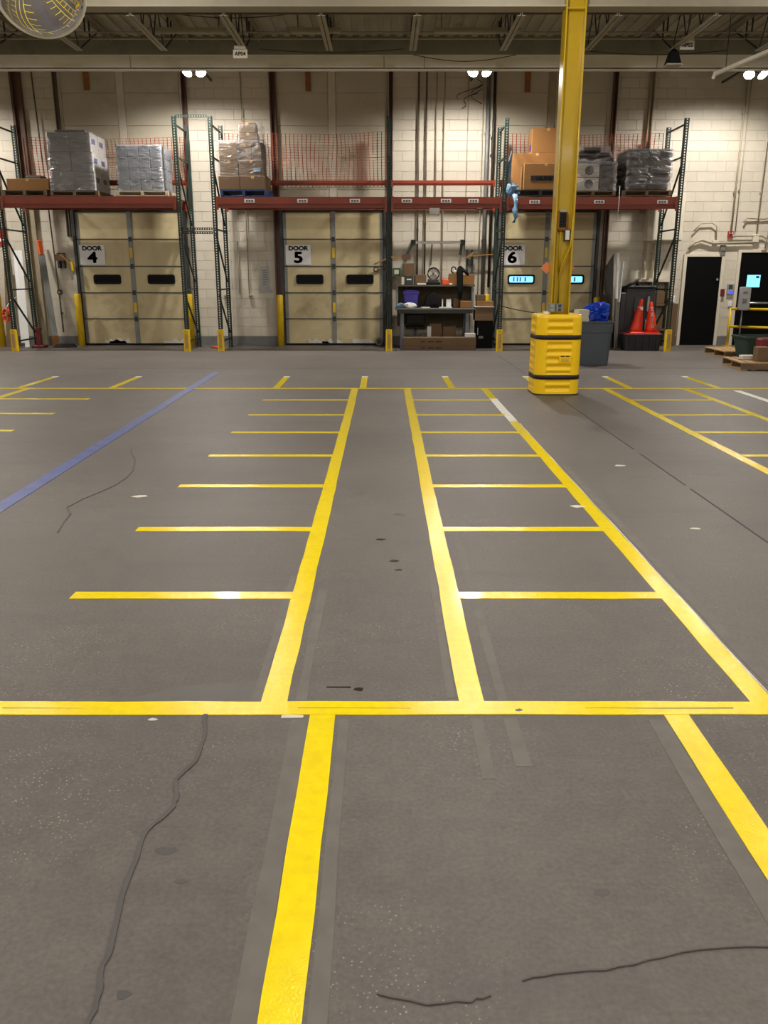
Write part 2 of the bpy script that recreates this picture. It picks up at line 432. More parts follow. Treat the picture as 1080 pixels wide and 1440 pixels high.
# ================================================================ STRUCTURE
YW = 19.75
XL, XR, YN = -13.0, 13.0, -11.0
fl = bx('floor', 'concrete', None, XL, XR, YN, YW + 0.3, -0.2, 0.0); struct(fl)
struct(bx('wall_left', 'block', None, XL - 0.2, XL, YN, YW + 0.3, 0, 6.3))
struct(bx('wall_right', 'block', None, XR, XR + 0.2, YN, YW + 0.3, 0, 6.3))
struct(bx('wall_front', 'block', None, XL - 0.2, XR + 0.2, YN - 0.2, YN, 0, 6.3))
wall = struct(bx('wall_back', 'mortar', None, XL, XR, YW + 0.012, YW + 0.3, 0, 6.3))

# roof deck with real flutes (two levels: the far bay beyond the bulkhead stands higher)
bm = B()
x = XL
while x < XR:
    box(bm, x, x + 0.10, YN, 14.95, 5.238, 5.26); x += 0.2
box(bm, XL, XR, YN, 14.95, 5.26, 5.34)
struct(obj('ceiling', bm, 'deck'))
struct(bx('ceiling', 'deck', None, XL, XR, 14.95, YW + 0.3, 6.2, 6.3))
struct(bx('trim_1', 'bulkhead', None, XL, XR, 14.9, 14.98, 4.86, 6.25))

# ---- floor paint and marks: children of the floor, thin layers on its surface
def stripe(name, m, x0, x1, y0, y1, z, wob=0.003):
    bm = B(); n = max(1, int(max(x1 - x0, y1 - y0) / 0.25)); lo = []; hi = []
    along_y = (y1 - y0) > (x1 - x0)
    for i in range(n + 1):
        t = i / n; j = random.uniform(-wob, wob); k = random.uniform(-wob, wob)
        if along_y:
            y = y0 + (y1 - y0) * t; lo.append((x0 + j, y)); hi.append((x1 + k, y))
        else:
            x = x0 + (x1 - x0) * t; lo.append((x, y0 + j)); hi.append((x, y1 + k))
    poly_pts = lo + hi[::-1]
    top = [bm.verts.new((px, py, z)) for px, py in poly_pts]
    bot = [bm.verts.new((px, py, -0.004)) for px, py in poly_pts]
    N = len(poly_pts)
    for i in range(n):
        bm.faces.new((top[i], top[i + 1], top[N - 2 - i], top[N - 1 - i]))
    for i in range(N):
        bm.faces.new((top[i], bot[i], bot[(i + 1) % N], top[(i + 1) % N]))
    return obj(name, bm, m, fl)


HW = 0.048
PL = lambda x0, x1, y0, y1, z=0.002, m='yellow_paint': stripe('painted_line', m, x0, x1, y0, y1, z)
PL(XL + 2, 9.5, 2.735, 2.83, 0.003)                    # near cross line
PL(XL + 2, 9.5, 11.90, 11.985, 0.003)                  # far cross line
for xc in (-0.415, 0.33):
    PL(xc - HW, xc + HW, 2.8, 11.93)
PL(1.432 - HW, 1.432 + HW, 2.8, 9.15)
PL(1.432 - HW, 1.432 + HW, 9.15, 10.9, 0.002, 'white_paint')
PL(1.432 - HW, 1.432 + HW, 10.9, 11.93)
PL(1.481, 1.487, 2.85, 9.0, 0.0015, 'white_paint')
for xc in (-0.224, 1.072):
    PL(xc - HW, xc + HW, -6.0, 2.75)
TY = (3.92, 5.06, 6.19, 7.31, 8.465, 9.585, 10.79)
for y in TY:
    PL(-1.57, -0.45, y - 0.045, y + 0.045, 0.0026)
    PL(0.37, 1.40, y - 0.045, y + 0.045, 0.0026)
    PL(3.2, 4.27, y - 0.045, y + 0.045, 0.0026)
    PL(-5.05, -3.86, y + 0.05, y + 0.14, 0.0026)
    PL(-7.8, -6.7, y + 0.05, y + 0.14, 0.0026)
    PL(-9.7, -8.8, y + 0.05, y + 0.14, 0.0026)
for xc in (3.16, 4.30):
    PL(xc - HW, xc + HW, 2.8, 11.93)
PL(4.95 - HW, 4.95 + HW, 2.8, 10.3)
PL(4.95 - HW, 4.95 + HW, 10.3, 11.7, 0.002, 'white_paint')
for xc in (-5.10, -5.85, -6.66, -8.75):
    PL(xc - HW, xc + HW, 2.8, 12.0)
for xc in (-5.255, -3.92, -1.55, -0.303, 0.975, 2.26, 3.535, 4.81):
    PL(xc - HW, xc + HW, 11.97, 13.3)
    PL(xc - HW, xc + HW, 13.3, 13.42, 0.002, 'white_paint')
for y in (1.6, 0.5, -0.6, -1.7):
    PL(-1.5, -0.27, y - 0.045, y + 0.045, 0.0026) if y < 0.7 else None
for i in range(9):
    y0 = 1.0 + i * 1.45
    xa = -2.60 - 0.022 * i
    bm = B(); poly(bm, [(xa - 0.06, y0), (xa + 0.06, y0), (xa + 0.038, y0 + 1.45), (xa - 0.082, y0 + 1.45)], -0.004, 0.0034)
    obj('painted_line', bm, 'blue_paint', fl)
# saw-cut joints
for y0, y1 in ((-8.0, 6.1), (6.22, 7.4), (7.6, 10.9), (11.9, 17.0)):
    bm = B(); box(bm, 2.312, 2.326, y0, y1, -0.004, 0.0012); obj('floor_joint', bm, 'joint', fl)
stripe('floor_joint', 'joint', -10, 9, 14.62, 14.635, 0.001, 0.002)


def ribbon(name, m, pts, wd, z=0.0007):
    bm = B(); L_ = []; R_ = []
    for i, p in enumerate(pts):
        a = Vector(pts[max(i - 1, 0)]); b = Vector(pts[min(i + 1, len(pts) - 1)]); d = (b - a).normalized(); nn = Vector((-d.y, d.x))
        ww = wd * random.uniform(0.7, 1.3) / 2
        L_.append(Vector(p) + nn * ww); R_.append(Vector(p) - nn * ww)
    for i in range(len(pts) - 1):
        q = [bm.verts.new((v.x, v.y, z)) for v in (L_[i], L_[i + 1], R_[i + 1], R_[i])]; bm.faces.new(q)
    bmesh.ops.remove_doubles(bm, verts=bm.verts, dist=1e-5)
    bmesh.ops.solidify(bm, geom=bm.faces[:], thickness=0.003)
    return obj(name, bm, m, fl)


def wiggle(pts, sub, amp):
    out = []
    for i in range(len(pts) - 1):
        for k in range(sub):
            t = k / sub; p = Vector(pts[i]).lerp(Vector(pts[i + 1]), t)
            out.append((p.x + random.uniform(-amp, amp), p.y + random.uniform(-amp, amp)))
    out.append(pts[-1]); return out


CRACK = [(-0.655, 2.736), (-0.63, 2.589), (-0.626, 2.433), (-0.666, 2.324), (-0.638, 2.219), (-0.643, 2.166), (-0.69, 2.066), (-0.686, 1.959), (-0.68, 1.807), (-0.652, 1.618), (-0.656, 1.556), (-0.637, 1.506), (-0.636, 1.432), (-0.65, 1.1)]
ribbon('crack', 'crack', wiggle(CRACK, 3, 0.003), 0.0125)
ribbon('crack', 'faint_crack', wiggle([(-0.016, 1.5), (0.094, 1.474), (0.19, 1.48), (0.239, 1.496)], 3, 0.004), 0.004)
ribbon('crack', 'faint_crack', wiggle([(0.317, 1.535), (0.394, 1.556), (0.511, 1.566), (0.618, 1.593), (0.749, 1.629), (0.93, 1.636), (1.3, 1.70)], 3, 0.004), 0.004)
ribbon('crack', 'faint_crack', wiggle([(-2.05, 5.0), (-2.2, 5.6), (-2.05, 6.2), (-2.12, 7.0), (-2.35, 7.6)], 3, 0.03), 0.012)
for x0, x1, y0, y1 in ((-0.335, -0.276, 1.2, 2.70), (-0.165, -0.125, 1.2, 2.70), (0.315, 0.36, 2.33, 2.71), (0.435, 0.485, 2.40, 2.71), (-0.50, -0.465, 2.84, 4.2), (-0.335, -0.295, 2.84, 4.0), (0.24, 0.275, 2.86, 4.3), (0.43, 0.47, 2.84, 5.0), (0.955, 1.02, 1.3, 2.70), (1.505, 1.56, 2.9, 7.0)):
    stripe('scraped_strip', 'ghost', x0, x1, y0, y1, 0.0010, 0.004)
for x0, x1 in ((-1.42, -1.12), (-0.32, 0.1), (0.75, 1.3)):
    stripe('scratch', 'spill', x0, x1, 2.778, 2.7805, 0.0036, 0.003)
stripe('paint_chip', 'white_paint', -0.375, -0.295, 2.712, 2.733, 0.0016, 0.003)
bm = B(); poly(bm, [(-1.05, 2.835), (-0.95, 2.87), (-0.8, 2.95), (-0.66, 2.985), (-0.56, 2.98), (-0.47, 3.0), (-0.46, 2.835)], -0.004, 0.0009); obj('damp_patch', bm, 'damp', fl)
for cx_, cy_, rr in ((-0.61, 1.985, 0.02), (-0.54, 1.86, 0.012), (-0.585, 1.5, 0.014), (0.565, 1.82, 0.018), (-0.10, 2.93, 0.016), (0.06, 4.45, 0.02), (0.5, 2.765, 0.010), (0.08, 4.3, 0.016), (0.10, 5.4, 0.03), (-0.02, 4.85, 0.02)):
    bm = B(); poly(bm, [(cx_ + rr * random.uniform(0.7, 1.4) * math.cos(t) * 1.3, cy_ + rr * random.uniform(0.6, 1.2) * math.sin(t)) for t in [k * 0.7 for k in range(9)]], -0.004, 0.0034 if 2.7 < cy_ < 2.83 else 0.0005)
    obj('drip_stain', bm, 'spill' if 2.7 < cy_ < 4.9 else 'crack', fl)
stripe('drip_stain', 'spill', -0.225, -0.13, 2.945, 2.952, 0.0012, 0.002)
for cx_, cy_, rr in ((-1.78, 5.88, 0.035), (1.98, 5.07, 0.022), (2.0, 6.9, 0.03), (-0.84, 2.70, 0.01), (1.35, 5.6, 0.03)):
    bm = B(); poly(bm, [(cx_ + rr * random.uniform(0.7, 1.4) * math.cos(t) * 1.6, cy_ + rr * random.uniform(0.6, 1.2) * math.sin(t)) for t in [k * 0.9 for k in range(7)]], -0.003, 0.0025)
    obj('paint_chip', bm, 'chip', fl)

# ---- back wall: blocks in running bond, recessed joints; 300 apart, the rest joined
DOORS = [(-6.97, -4.42, 'A'), (-2.33, 0.07, 'B'), (2.42, 4.84, 'C')]      # bays with an overhead door
MAN = [(6.83, 7.70), (8.06, 9.0)]
BW, BH, J = 0.408, 0.2095, 0.006


def covered(x0, x1, z0, z1):
    for a, b, _ in DOORS:
        if x0 > a - 0.02 and x1 < b + 0.02:
            return True
    for a, b in MAN:
        if x0 > a - 0.0 and x1 < b + 0.0 and z1 < 2.02:
            return True
    return False


cuts = sorted([v for d in DOORS for v in d[:2]])
bm0 = B(); box(bm0, -BW / 2 + J / 4, BW / 2 - J / 4, -0.012, 0.02, -BH / 2 + J / 2, BH / 2 - J / 2)
bmesh.ops.bevel(bm0, geom=[e for e in bm0.edges if all(abs(v.co.y + 0.012) < 1e-5 for v in e.verts)], offset=0.0025, segments=1, affect='EDGES')
bmesh.ops.recalc_face_normals(bm0, faces=bm0.faces)
bme = bpy.data.meshes.new('block'); bm0.to_mesh(bme); bm0.free(); bme.materials.append(M['block'])
rest = B(); full = []
rows = int(6.25 / BH)
for r in range(rows):
    z = (r + 0.5) * BH; off = 0 if r % 2 else BW / 2
    n0 = int((XL + off) / BW)
    for c in range(n0, int(XR / BW)):
        x0, x1 = c * BW + off, (c + 1) * BW + off
        if covered(x0, x1, z - BH / 2, z + BH / 2):
            continue
        clip = [k for k in cuts if x0 < k < x1]
        if clip or abs((x0 + x1) / 2) > 9.3:
            for k0, k1 in zip([x0] + clip, clip + [x1]):
                if k1 - k0 > 0.03 and not covered(k0, k1, z - BH / 2, z + BH / 2):
                    box(rest, k0 + J / 2, k1 - J / 2, YW, YW + 0.03, z - BH / 2 + J / 2, z + BH / 2 - J / 2)
        else:
            full.append(((x0 + x1) / 2, z))
full.sort(key=lambda p: (p[1] > 5.7, abs(p[0] - 0.3) + (0 if 0.8 < p[1] < 5.6 else 4)))
for i, (x, z) in enumerate(full):
    if i < 300:
        o = bpy.data.objects.new('block', bme); COL.objects.link(o); o.parent = wall; o.location = (x, YW + 0.012, z)
    else:
        box(rest, x - BW / 2 + J / 4, x + BW / 2 - J / 4, YW, YW + 0.03, z - BH / 2 + J / 2, z + BH / 2 - J / 2)
o = obj('block_courses', rest, 'block', wall); o['kind'] = 'stuff'

# smooth infill boards over the overhead doors, split by a raised centre strip
for a, b, _ in DOORS:
    xm = (a + b) / 2
    for x0, x1 in ((a, xm - 0.085), (xm + 0.085, b)):
        zz = [2.96, 3.40, 4.05, 4.70, 5.35, 6.2]
        for z0, z1 in zip(zz, zz[1:]):
            bx('infill_panel', 'infill', wall, x0 + 0.006, x1 - 0.006, YW - 0.004, YW + 0.02, z0 + 0.004, z1 - 0.004, bevel=0.003)
    bx('cover_strip', 'tan_post' if a > 0 else 'block', wall, xm - 0.08, xm + 0.08, YW - 0.012, YW + 0.02, 2.96, 6.2, bevel=0.004)
# grey painted base course between the openings
k = 0
for x0, x1 in ((XL, -7.0), (-4.40, -2.36), (0.10, 2.40), (4.86, 6.80), (7.73, 8.03), (9.05, XR)):
    k += 1
    struct(bx('baseboard_back', 'base_grey', None, x0, x1, YW - 0.008, YW + 0.02, 0, 0.2))

# ---- overhead dock doors
def dock_door(idx, x0, x1, num, lit, sx):
    d = struct(thing('door_%d' % idx, 'tan sectional overhead dock door, %s' % {'4': 'the one signed four, left of the gap between the racks', '5': 'the one signed five, left of the workbench', '6': 'the one signed six, with two sky-lit panes behind the column'}[num], 'door', ((x0 + x1) / 2, YW, 0)))
    zs = [0.03, 0.60, 1.18, 1.76, 2.345, 2.925]; xm = (x0 + x1) / 2 - 0.0
    yf = YW - 0.075
    for r in range(5):
        for s, (a, b) in enumerate(((x0 + 0.06, xm - 0.05), (xm + 0.05, x1 - 0.06))):
            bm = B(); nx, nz = 8, 5; v = {}
            for i in range(nx + 1):
                for j in range(nz + 1):
                    px = a + (b - a) * i / nx; pz = zs[r] + 0.008 + (zs[r + 1] - zs[r] - 0.016) * j / nz
                    inner = 0 < i < nx and 0 < j < nz
                    v[i, j] = bm.verts.new((px, yf - (random.uniform(0.0, 0.006) if inner else 0.0), pz))
            for i in range(nx):
                for j in range(nz):
                    bm.faces.new((v[i, j], v[i + 1, j], v[i + 1, j + 1], v[i, j + 1]))
            e = bmesh.ops.extrude_face_region(bm, geom=bm.faces[:])
            for q in [g for g in e['geom'] if isinstance(g, bmesh.types.BMVert)]:
                q.co.y = yf + 0.045
            obj('panel', bm, 'door_low' if r < 2 else 'door', d)
        bx('rail', 'galv_dark', d, x0, x1, yf - 0.012, yf + 0.01, zs[r + 1] - 0.012, zs[r + 1] + 0.010)
    bx('stile', 'galv', d, xm - 0.05, xm + 0.05, yf - 0.02, yf + 0.04, 0.02, 2.93, bevel=0.004)
    for a, b in ((x0, x0 + 0.07), (x1 - 0.07, x1)):
        bx('stile', 'galv', d, a, b, yf - 0.012, yf + 0.04, 0.02, 2.93)
    for a in (x0 - 0.07, x1 + 0.01):
        t = bx('track', 'galv_dark', d, a, a + 0.06, YW - 0.13, YW, 0.0, 3.0)
    bx('header', 'galv_dark', d, x0 - 0.07, x1 + 0.07, YW - 0.06, YW, 2.93, 2.98)
    bx('bottom_seal', 'black', d, x0, x1, yf - 0.02, yf + 0.04, 0.0, 0.045)
    for r in range(5):
        bx('hinge', 'galv_dark', d, xm - 0.035, xm + 0.035, yf - 0.035, yf - 0.012, zs[r + 1] - 0.05, zs[r + 1] + 0.05) if r < 4 else None
    for zz in (0.85, 2.05):
        bx('grip', 'safety_yellow' , d, xm - 0.03, xm + 0.03, yf - 0.03, yf - 0.019, zz - 0.11, zz + 0.11)
    for wc in (x0 + (xm - x0) * 0.51, xm + (x1 - xm) * 0.53):
        bm = B()
        outer = rrect(0.31, 0.105, 0.05); inner = rrect(0.272, 0.068, 0.03)
        rings = [[(wc + p[0], y, 1.475 + p[1]) for p in ring] for ring, y in ((outer, yf + 0.0), (outer, yf - 0.03), (inner, yf - 0.03), (inner, yf + 0.0))]
        loft(bm, rings, False, False, False)
        f = obj('window_frame', bm, 'black', d)
        bm = B(); loft(bm, [[(wc + p[0], y, 1.475 + p[1]) for p in rrect(0.272, 0.068, 0.03)] for y in (yf - 0.012, yf - 0.006)], False)
        obj('pane', bm, 'glass_lit' if lit else 'glass_dark', f)
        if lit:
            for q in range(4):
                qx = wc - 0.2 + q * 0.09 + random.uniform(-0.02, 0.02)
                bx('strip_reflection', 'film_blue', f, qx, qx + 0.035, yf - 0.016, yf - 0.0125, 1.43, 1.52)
    # peeled paint along the foot
    for q in range(3):
        px = random.uniform(x0 + 0.2, x1 - 0.6); bm = B()
        pts = [(px, 0.05)] + [(px + i * 0.09, 0.08 + random.uniform(0.0, 0.09)) for i in range(6)] + [(px + 0.5, 0.05)]
        loft(bm, [[(a, yy, b) for a, b in pts] for yy in (yf - 0.016, yf - 0.0135)], False)
        obj('peeled_patch', bm, 'peel', d)
    s = bx('sign', 'sign_white', d, sx, sx + 0.57, yf - 0.024, yf - 0.014, 1.79, 2.22)
    text('lettering', 'DOOR', 'ink', s, (sx + 0.285, yf - 0.0245, 2.145), 0.128, bold=0.0065, sx=1.14)
    text('numeral', num, 'ink', s, (sx + 0.285, yf - 0.0245, 1.94), 0.325, bold=0.0135, sx=1.3)
    return d


dock_door(1, -6.91, -4.50, '4', False, -6.87)
dock_door(2, -2.26, -0.02, '5', False, -2.22)
dock_door(3, 2.56, 4.76, '6', True, 2.61)

# ---- black personnel doors
def man_door(idx, x0, x1, z1, label):
    d = struct(thing('door_%d' % idx, label, 'door', ((x0 + x1) / 2, YW, 0)))
    bx('leaf', 'black_paint', d, x0, x1, YW - 0.03, YW + 0.01, 0.0, z1)
    for a, b in ((x0 - 0.07, x0), (x1, x1 + 0.07)):
        bx('jamb', 'cream_box', d, a, b, YW - 0.05, YW + 0.01, 0, z1 + 0.06)
    bx('head', 'cream_box', d, x0, x1, YW - 0.05, YW + 0.01, z1, z1 + 0.06)
    return d


d4 = man_door(4, 6.87, 7.66, 1.97, 'plain black steel door beside the traffic cones')
bm = B(); lathe(bm, (0, 0, 0), [(0.02, 0), (0.028, 0.02), (0.022, 0.035)], 10)
for v in bm.verts:
    v.co = Vector((7.60 + v.co.x, YW - 0.03 - v.co.z, 1.47 + v.co.y))
obj('lock_cylinder', bm, 'steel_bright', d4)
d5 = man_door(5, 8.09, 9.02, 2.06, 'black exit door with a lit pane and a push bar')
f = bx('window_frame', 'black_paint', d5, 8.25, 8.61, YW - 0.042, YW - 0.03, 1.27, 1.60)
bx('pane', 'screen', f, 8.28, 8.58, YW - 0.048, YW - 0.04, 1.30, 1.57)
bx('notice', 'ink_blue', f, 8.48, 8.55, YW - 0.051, YW - 0.048, 1.50, 1.55)
bm = B(); tube(bm, [(8.2, YW - 0.10, 0.95), (8.95, YW - 0.10, 0.95)], 0.025, 8); pb_ = obj('push_bar', bm, 'steel_bright', d5)
for q in (8.2, 8.95):
    bx('end_bracket', 'galv_dark', pb_, q - 0.03, q + 0.03, YW - 0.11, YW - 0.03, 0.91, 0.99)

# ---- steel posts and wall pipes
def post(x0, x1, z0, z1, m, label, y0=YW - 0.10, flange=True):
    t = thing('steel_post', label, 'post', ((x0 + x1) / 2, YW, z0))
    bx('web', m, t, x0, x1, YW - 0.03, YW - 0.001, z0, z1)
    wd = (x1 - x0) * 0.22
    for a in (x0, x1 - wd):
        bx('flange', m, t, a, a + wd, y0, YW - 0.03, z0, z1)
    return t


post(-8.03, -7.80, 0.0, 3.05, 'tan_post', 'grey-tan lower steel post behind the orange-headed leaning pole')
post(-8.03, -7.80, 3.06, 6.0, 'rust_post', 'rust-stained brown steel post behind the left end of the shelf netting')
post(-2.47, -2.335, 0.0, 6.0, 'maroon_post', 'dark maroon steel post at the hinge side of the DOOR 5 bay')
post(0.105, 0.19, 0.0, 6.0, 'maroon_post', 'narrow maroon steel post between the DOOR 5 bay and the workbench')
post(-4.36, -4.26, 3.0, 6.0, 'maroon_post', 'slim brown post above the gap between the two racks')
post(4.93, 5.03, 0.0, 6.0, 'rust_post', 'brown post at the far side of the DOOR 6 bay')
post(-7.12, -7.04, 2.4, 6.0, 'conduit_dark', 'dark pipe channel rising above DOOR 4 behind the tall grey pallet load', YW - 0.07)
post(5.72, 5.82, 2.9, 6.0, 'tan_post', 'tan wall post behind the end of the right-hand rack')


def conduit(pts, r, m, label, clips=True):
    p0 = pts[0]; t = thing('conduit', label, 'conduit', p0)
    bm = B(); tube(bm, pts, r, 8); obj('pipe', bm, m, t)
    if clips:
        for k in (0.25, 0.7):
            i = int(k * (len(pts) - 1)); a = Vector(pts[i]); b = Vector(pts[i + 1]); q = a.lerp(b, 0.5 if len(pts) > 2 else k)
            bx('clip', m, t, q.x - r * 1.25, q.x + r * 1.25, YW - 0.075, YW - 0.0135, q.z - 0.02, q.z + 0.02)
    return t


yc = YW - 0.075
for x, z0, r, m, lab in ((0.75, 1.40, 0.020, 'conduit_dark', 'first of the wall conduits behind the bench, counted from the DOOR 5 side'),  # cream conduits drawn dark; the shadow along them is put into the colour
                         (0.92, 1.55, 0.018, 'conduit_dark', 'second of the wall conduits behind the bench, ending above the brown carton'),
                         (1.14, 3.25, 0.014, 'conduit', 'short thin conduit stopping just behind the orange rack beam'),
                         (1.31, 1.30, 0.014, 'conduit', 'thin pale conduit running down behind the orange item on the bench shelf'),
                         (1.82, 2.1, 0.010, 'conduit', 'very thin conduit down to the loading lever control box'),
                         (2.14, 1.0, 0.012, 'conduit', 'thin stained conduit beside the pipe bundle left of DOOR 6')):
    conduit([(x, yc, z0), (x, yc, 6.0)], r, m, lab)
conduit([(2.25, yc - 0.0, 1.1), (2.25, yc - 0.0, 6.0)], 0.045, 'galv', 'thick grey pipe of the bundle at the left jamb of DOOR 6')
conduit([(2.38, yc - 0.03, 1.3), (2.38, yc - 0.03, 3.9), (2.36, yc - 0.10, 4.3), (2.38, yc - 0.03, 4.6), (2.38, yc - 0.03, 6.0)], 0.03, 'cable', 'black cable run of the bundle at the left jamb of DOOR 6')
conduit([(-3.08, yc, 1.15), (-3.08, yc, 6.0)], 0.012, 'conduit', 'thin cream conduit down to the wall socket behind the right rack')
conduit([(-3.3, yc, 1.15), (-3.3, yc, 2.3)], 0.012, 'conduit', 'short cream conduit beside the green rear upright')
conduit([(-7.42, yc, 0.3), (-7.43, yc, 1.15), (-7.55, yc, 6.0)], 0.016, 'conduit_dark', 'dark conduit down the wall left of DOOR 4')
conduit([(-8.52, yc, 0.5), (-8.55, yc, 6.0)], 0.02, 'conduit_dark', 'dark conduit on the wall behind the leaning white boards')
conduit([(7.79, yc, 2.45), (7.79, yc, 6.0)], 0.022, 'conduit', 'pale conduit rising from the red fire alarm box')
conduit([(7.88, yc, 2.5), (7.88, yc, 6.0)], 0.012, 'conduit', 'thin pale conduit next to the fire alarm conduit')
conduit([(8.36, yc, 2.45), (8.36, yc, 6.0)], 0.012, 'conduit', 'thin conduit dropping to the junction box over the exit door')
conduit([(6.95, yc, 2.52), (7.1, yc, 2.68), (7.35, yc, 2.69), (7.46, yc, 2.62), (7.47, yc, 2.32)], 0.016, 'conduit', 'bent conduit arch above the plain black door', False)
conduit([(6.87, yc, 2.13), (6.98, yc, 2.27), (7.15, yc, 2.33), (7.4, yc, 2.26), (8.3, yc, 2.27)], 0.03, 'conduit', 'thick sagging conduit across the top of the plain black door', False)
conduit([(7.82, yc, 2.42), (8.5, yc, 2.42), (8.6, yc, 2.36), (8.9, yc, 2.45)], 0.02, 'conduit', 'level conduit from the fire alarm over the exit door', False)
conduit([(8.05, yc, 2.7), (8.1, yc, 2.80), (8.5, yc + 0.02, 2.78), (9.0, yc, 2.85)], 0.02, 'conduit', 'upper wavy conduit over the exit door', False)
conduit([(8.57, yc - 0.05, 2.15), (8.6, yc - 0.05, 2.5), (8.75, yc - 0.05, 3.0)], 0.016, 'conduit', 'slanting conduit over the exit door', False)
conduit([(5.9, yc, 1.5), (5.9, yc, 2.25)], 0.03, 'conduit', 'first of two pale pipes under the cream wall cabinet')
conduit([(6.08, yc, 1.5), (6.08, yc, 2.25)], 0.03, 'conduit', 'second of two pale pipes under the cream wall cabinet')

# cream cabinet on the wall behind the right rack end
t = thing('wall_cabinet', 'large cream metal cabinet on the wall behind the end of the right rack', 'cabinet', (6.25, YW, 2.29))
bx('body', 'cream_box', t, 5.84, 6.62, YW - 0.32, YW - 0.001, 2.30, 3.3, bevel=0.006)
bx('door', 'cream_box', t, 5.86, 6.60, YW - 0.335, YW - 0.32, 2.32, 3.28, bevel=0.004)

# ================================================================ ROOF STEEL
g = struct(thing('trim_2', 'girder running off the yellow column', 'beam', (-3, 11.45, 4.68)))
for x0, x1 in ((XL, 2.20), (2.47, XR)):
    bm = B(); box(bm, x0, x1, 11.33, 11.57, 4.68, 4.70); box(bm, x0, x1, 11.44, 11.46, 4.70, 5.17); box(bm, x0, x1, 11.33, 11.57, 5.17, 5.195); obj('girder', bm, 'joist', g)
g = struct(thing('trim_3', 'white steel beam under the roof in front of the dock wall', 'beam', (0, 14.2, 4.62)))
bm = B(); box(bm, XL, XR, 14.2, 14.225, 4.62, 4.80); box(bm, XL, XR, 14.2, 14.32, 4.61, 4.635); box(bm, XL, XR, 14.19, 14.34, 4.80, 4.815); obj('channel', bm, 'beam_white', g)
for x in (-6.3, -3.9, 0.0, 0.62, 4.2, 7.2):
    bx('splice_plate', 'joist', g, x - 0.005, x + 0.005, 14.19, 14.2, 4.62, 4.81)

JX = (-8.0, -6.8, -5.6, -4.35, -3.14, -1.99, -0.78, 0.41, 1.70, 2.90, 4.12, 5.35, 6.6, 7.8)
ordn = ['first', 'second', 'third', 'fourth', 'fifth', 'sixth', 'seventh', 'eighth', 'ninth', 'tenth', 'eleventh', 'twelfth', 'thirteenth', 'fourteenth']
for i, x in enumerate(JX):
    t = thing('bar_joist', 'pale open-web roof joist, %s from the dome mirror end' % ordn[i], 'joist', (x, 12.5, 4.65), 'bar joists under the roof deck')
    bm = B()
    for s in (-1, 1):
        box(bm, x + s * 0.028 - 0.022, x + s * 0.028 + 0.022, 11.57, 13.25, 4.645, 4.652)
        box(bm, x + s * 0.010 - 0.003, x + s * 0.010 + 0.003, 11.57, 13.25, 4.652, 4.69)
    obj('bottom_chord', bm, 'joist', t)
    bm = B()
    for s in (-1, 1):
        box(bm, x + s * 0.028 - 0.022, x + s * 0.028 + 0.022, 11.2, 14.9, 5.19, 5.198)
        box(bm, x + s * 0.010 - 0.003, x + s * 0.010 + 0.003, 11.2, 14.9, 5.15, 5.19)
    obj('top_chord', bm, 'joist', t)
    bm = B(); y = 11.6; k = 0
    while y < 13.2:
        tube(bm, [(x, y, 4.67 if k % 2 == 0 else 5.17), (x, min(y + 0.27, 13.25), 5.17 if k % 2 == 0 else 4.67)], 0.009, 6); y += 0.27; k += 1
    tube(bm, [(x, 13.25, 4.67), (x, 14.25, 5.16)], 0.012, 6)
    obj('web', bm, 'galv_dark', t)


def ceil_pipe(y, z, r, m, label, x0=XL, x1=XR):
    t = thing('ceiling_pipe', label, 'pipe', (0, y, z))
    bm = B(); tube(bm, [(x0, y, z), (x1, y, z)], r, 8); obj('pipe', bm, m, t)
    bm = B()
    for x in JX:
        if x0 < x < x1:
            box(bm, x - 0.012, x + 0.012, y - 0.004, y + 0.004, z, 5.16)
    obj('hangers', bm, 'galv_dark', t)


ceil_pipe(13.75, 4.925, 0.013, 'joist', 'lower pale pipe across the joists above the white beam')
ceil_pipe(13.55, 4.96, 0.011, 'joist', 'upper pale pipe across the joists above the white beam')
ceil_pipe(12.05, 4.80, 0.016, 'conduit_dark', 'grimy pipe across the joists just behind the girder', -13, 13)
for a, b, lab in ((-3.35, -2.2, 'left'), (-1.3, -0.6, 'middle'), (0.7, 1.9, 'right')):
    t = thing('strip_lamp', {'left': 'unlit strip lamp under the joists near the hanging tag AP04', 'middle': 'short unlit strip lamp under the joists over DOOR 5', 'right': 'unlit strip lamp under the joists above the lit floodlight by the column'}[lab], 'lamp', (a, 12.6, 4.9))
    bx('housing', 'joist', t, a, b, 12.95, 13.05, 4.83, 4.87); bx('diffuser', 'conduit', t, a + 0.02, b - 0.02, 12.97, 13.03, 4.81, 4.83)
    for q in (a + 0.1, b - 0.1):
        bx('hanger', 'galv_dark', t, q - 0.005, q + 0.005, 12.99, 13.01, 4.87, 5.2)
# drooping wires
for x0, x1, z, sag, y, lab in ((-3.1, -1.0, 5.0, 0.08, 12.7, 'dark wire drooping between the roof joists over DOOR 4'), (0.45, 2.0, 4.78, 0.09, 14.05, 'dark wire looping in front of the bulkhead over the workbench'), (-1.9, 0.3, 4.86, 0.05, 14.05, 'thin wire slung along the bulkhead over DOOR 5'), (3.0, 5.2, 4.84, 0.06, 14.05, 'slack wire along the bulkhead near the hanging tag AP02')):
    bm = B(); tube(bm, [(x0 + (x1 - x0) * k / 10, y, z - sag * math.sin(math.pi * k / 10)) for k in range(11)], 0.006, 5)
    tag(obj('ceiling_wire', bm, 'cable'), lab, 'wire')
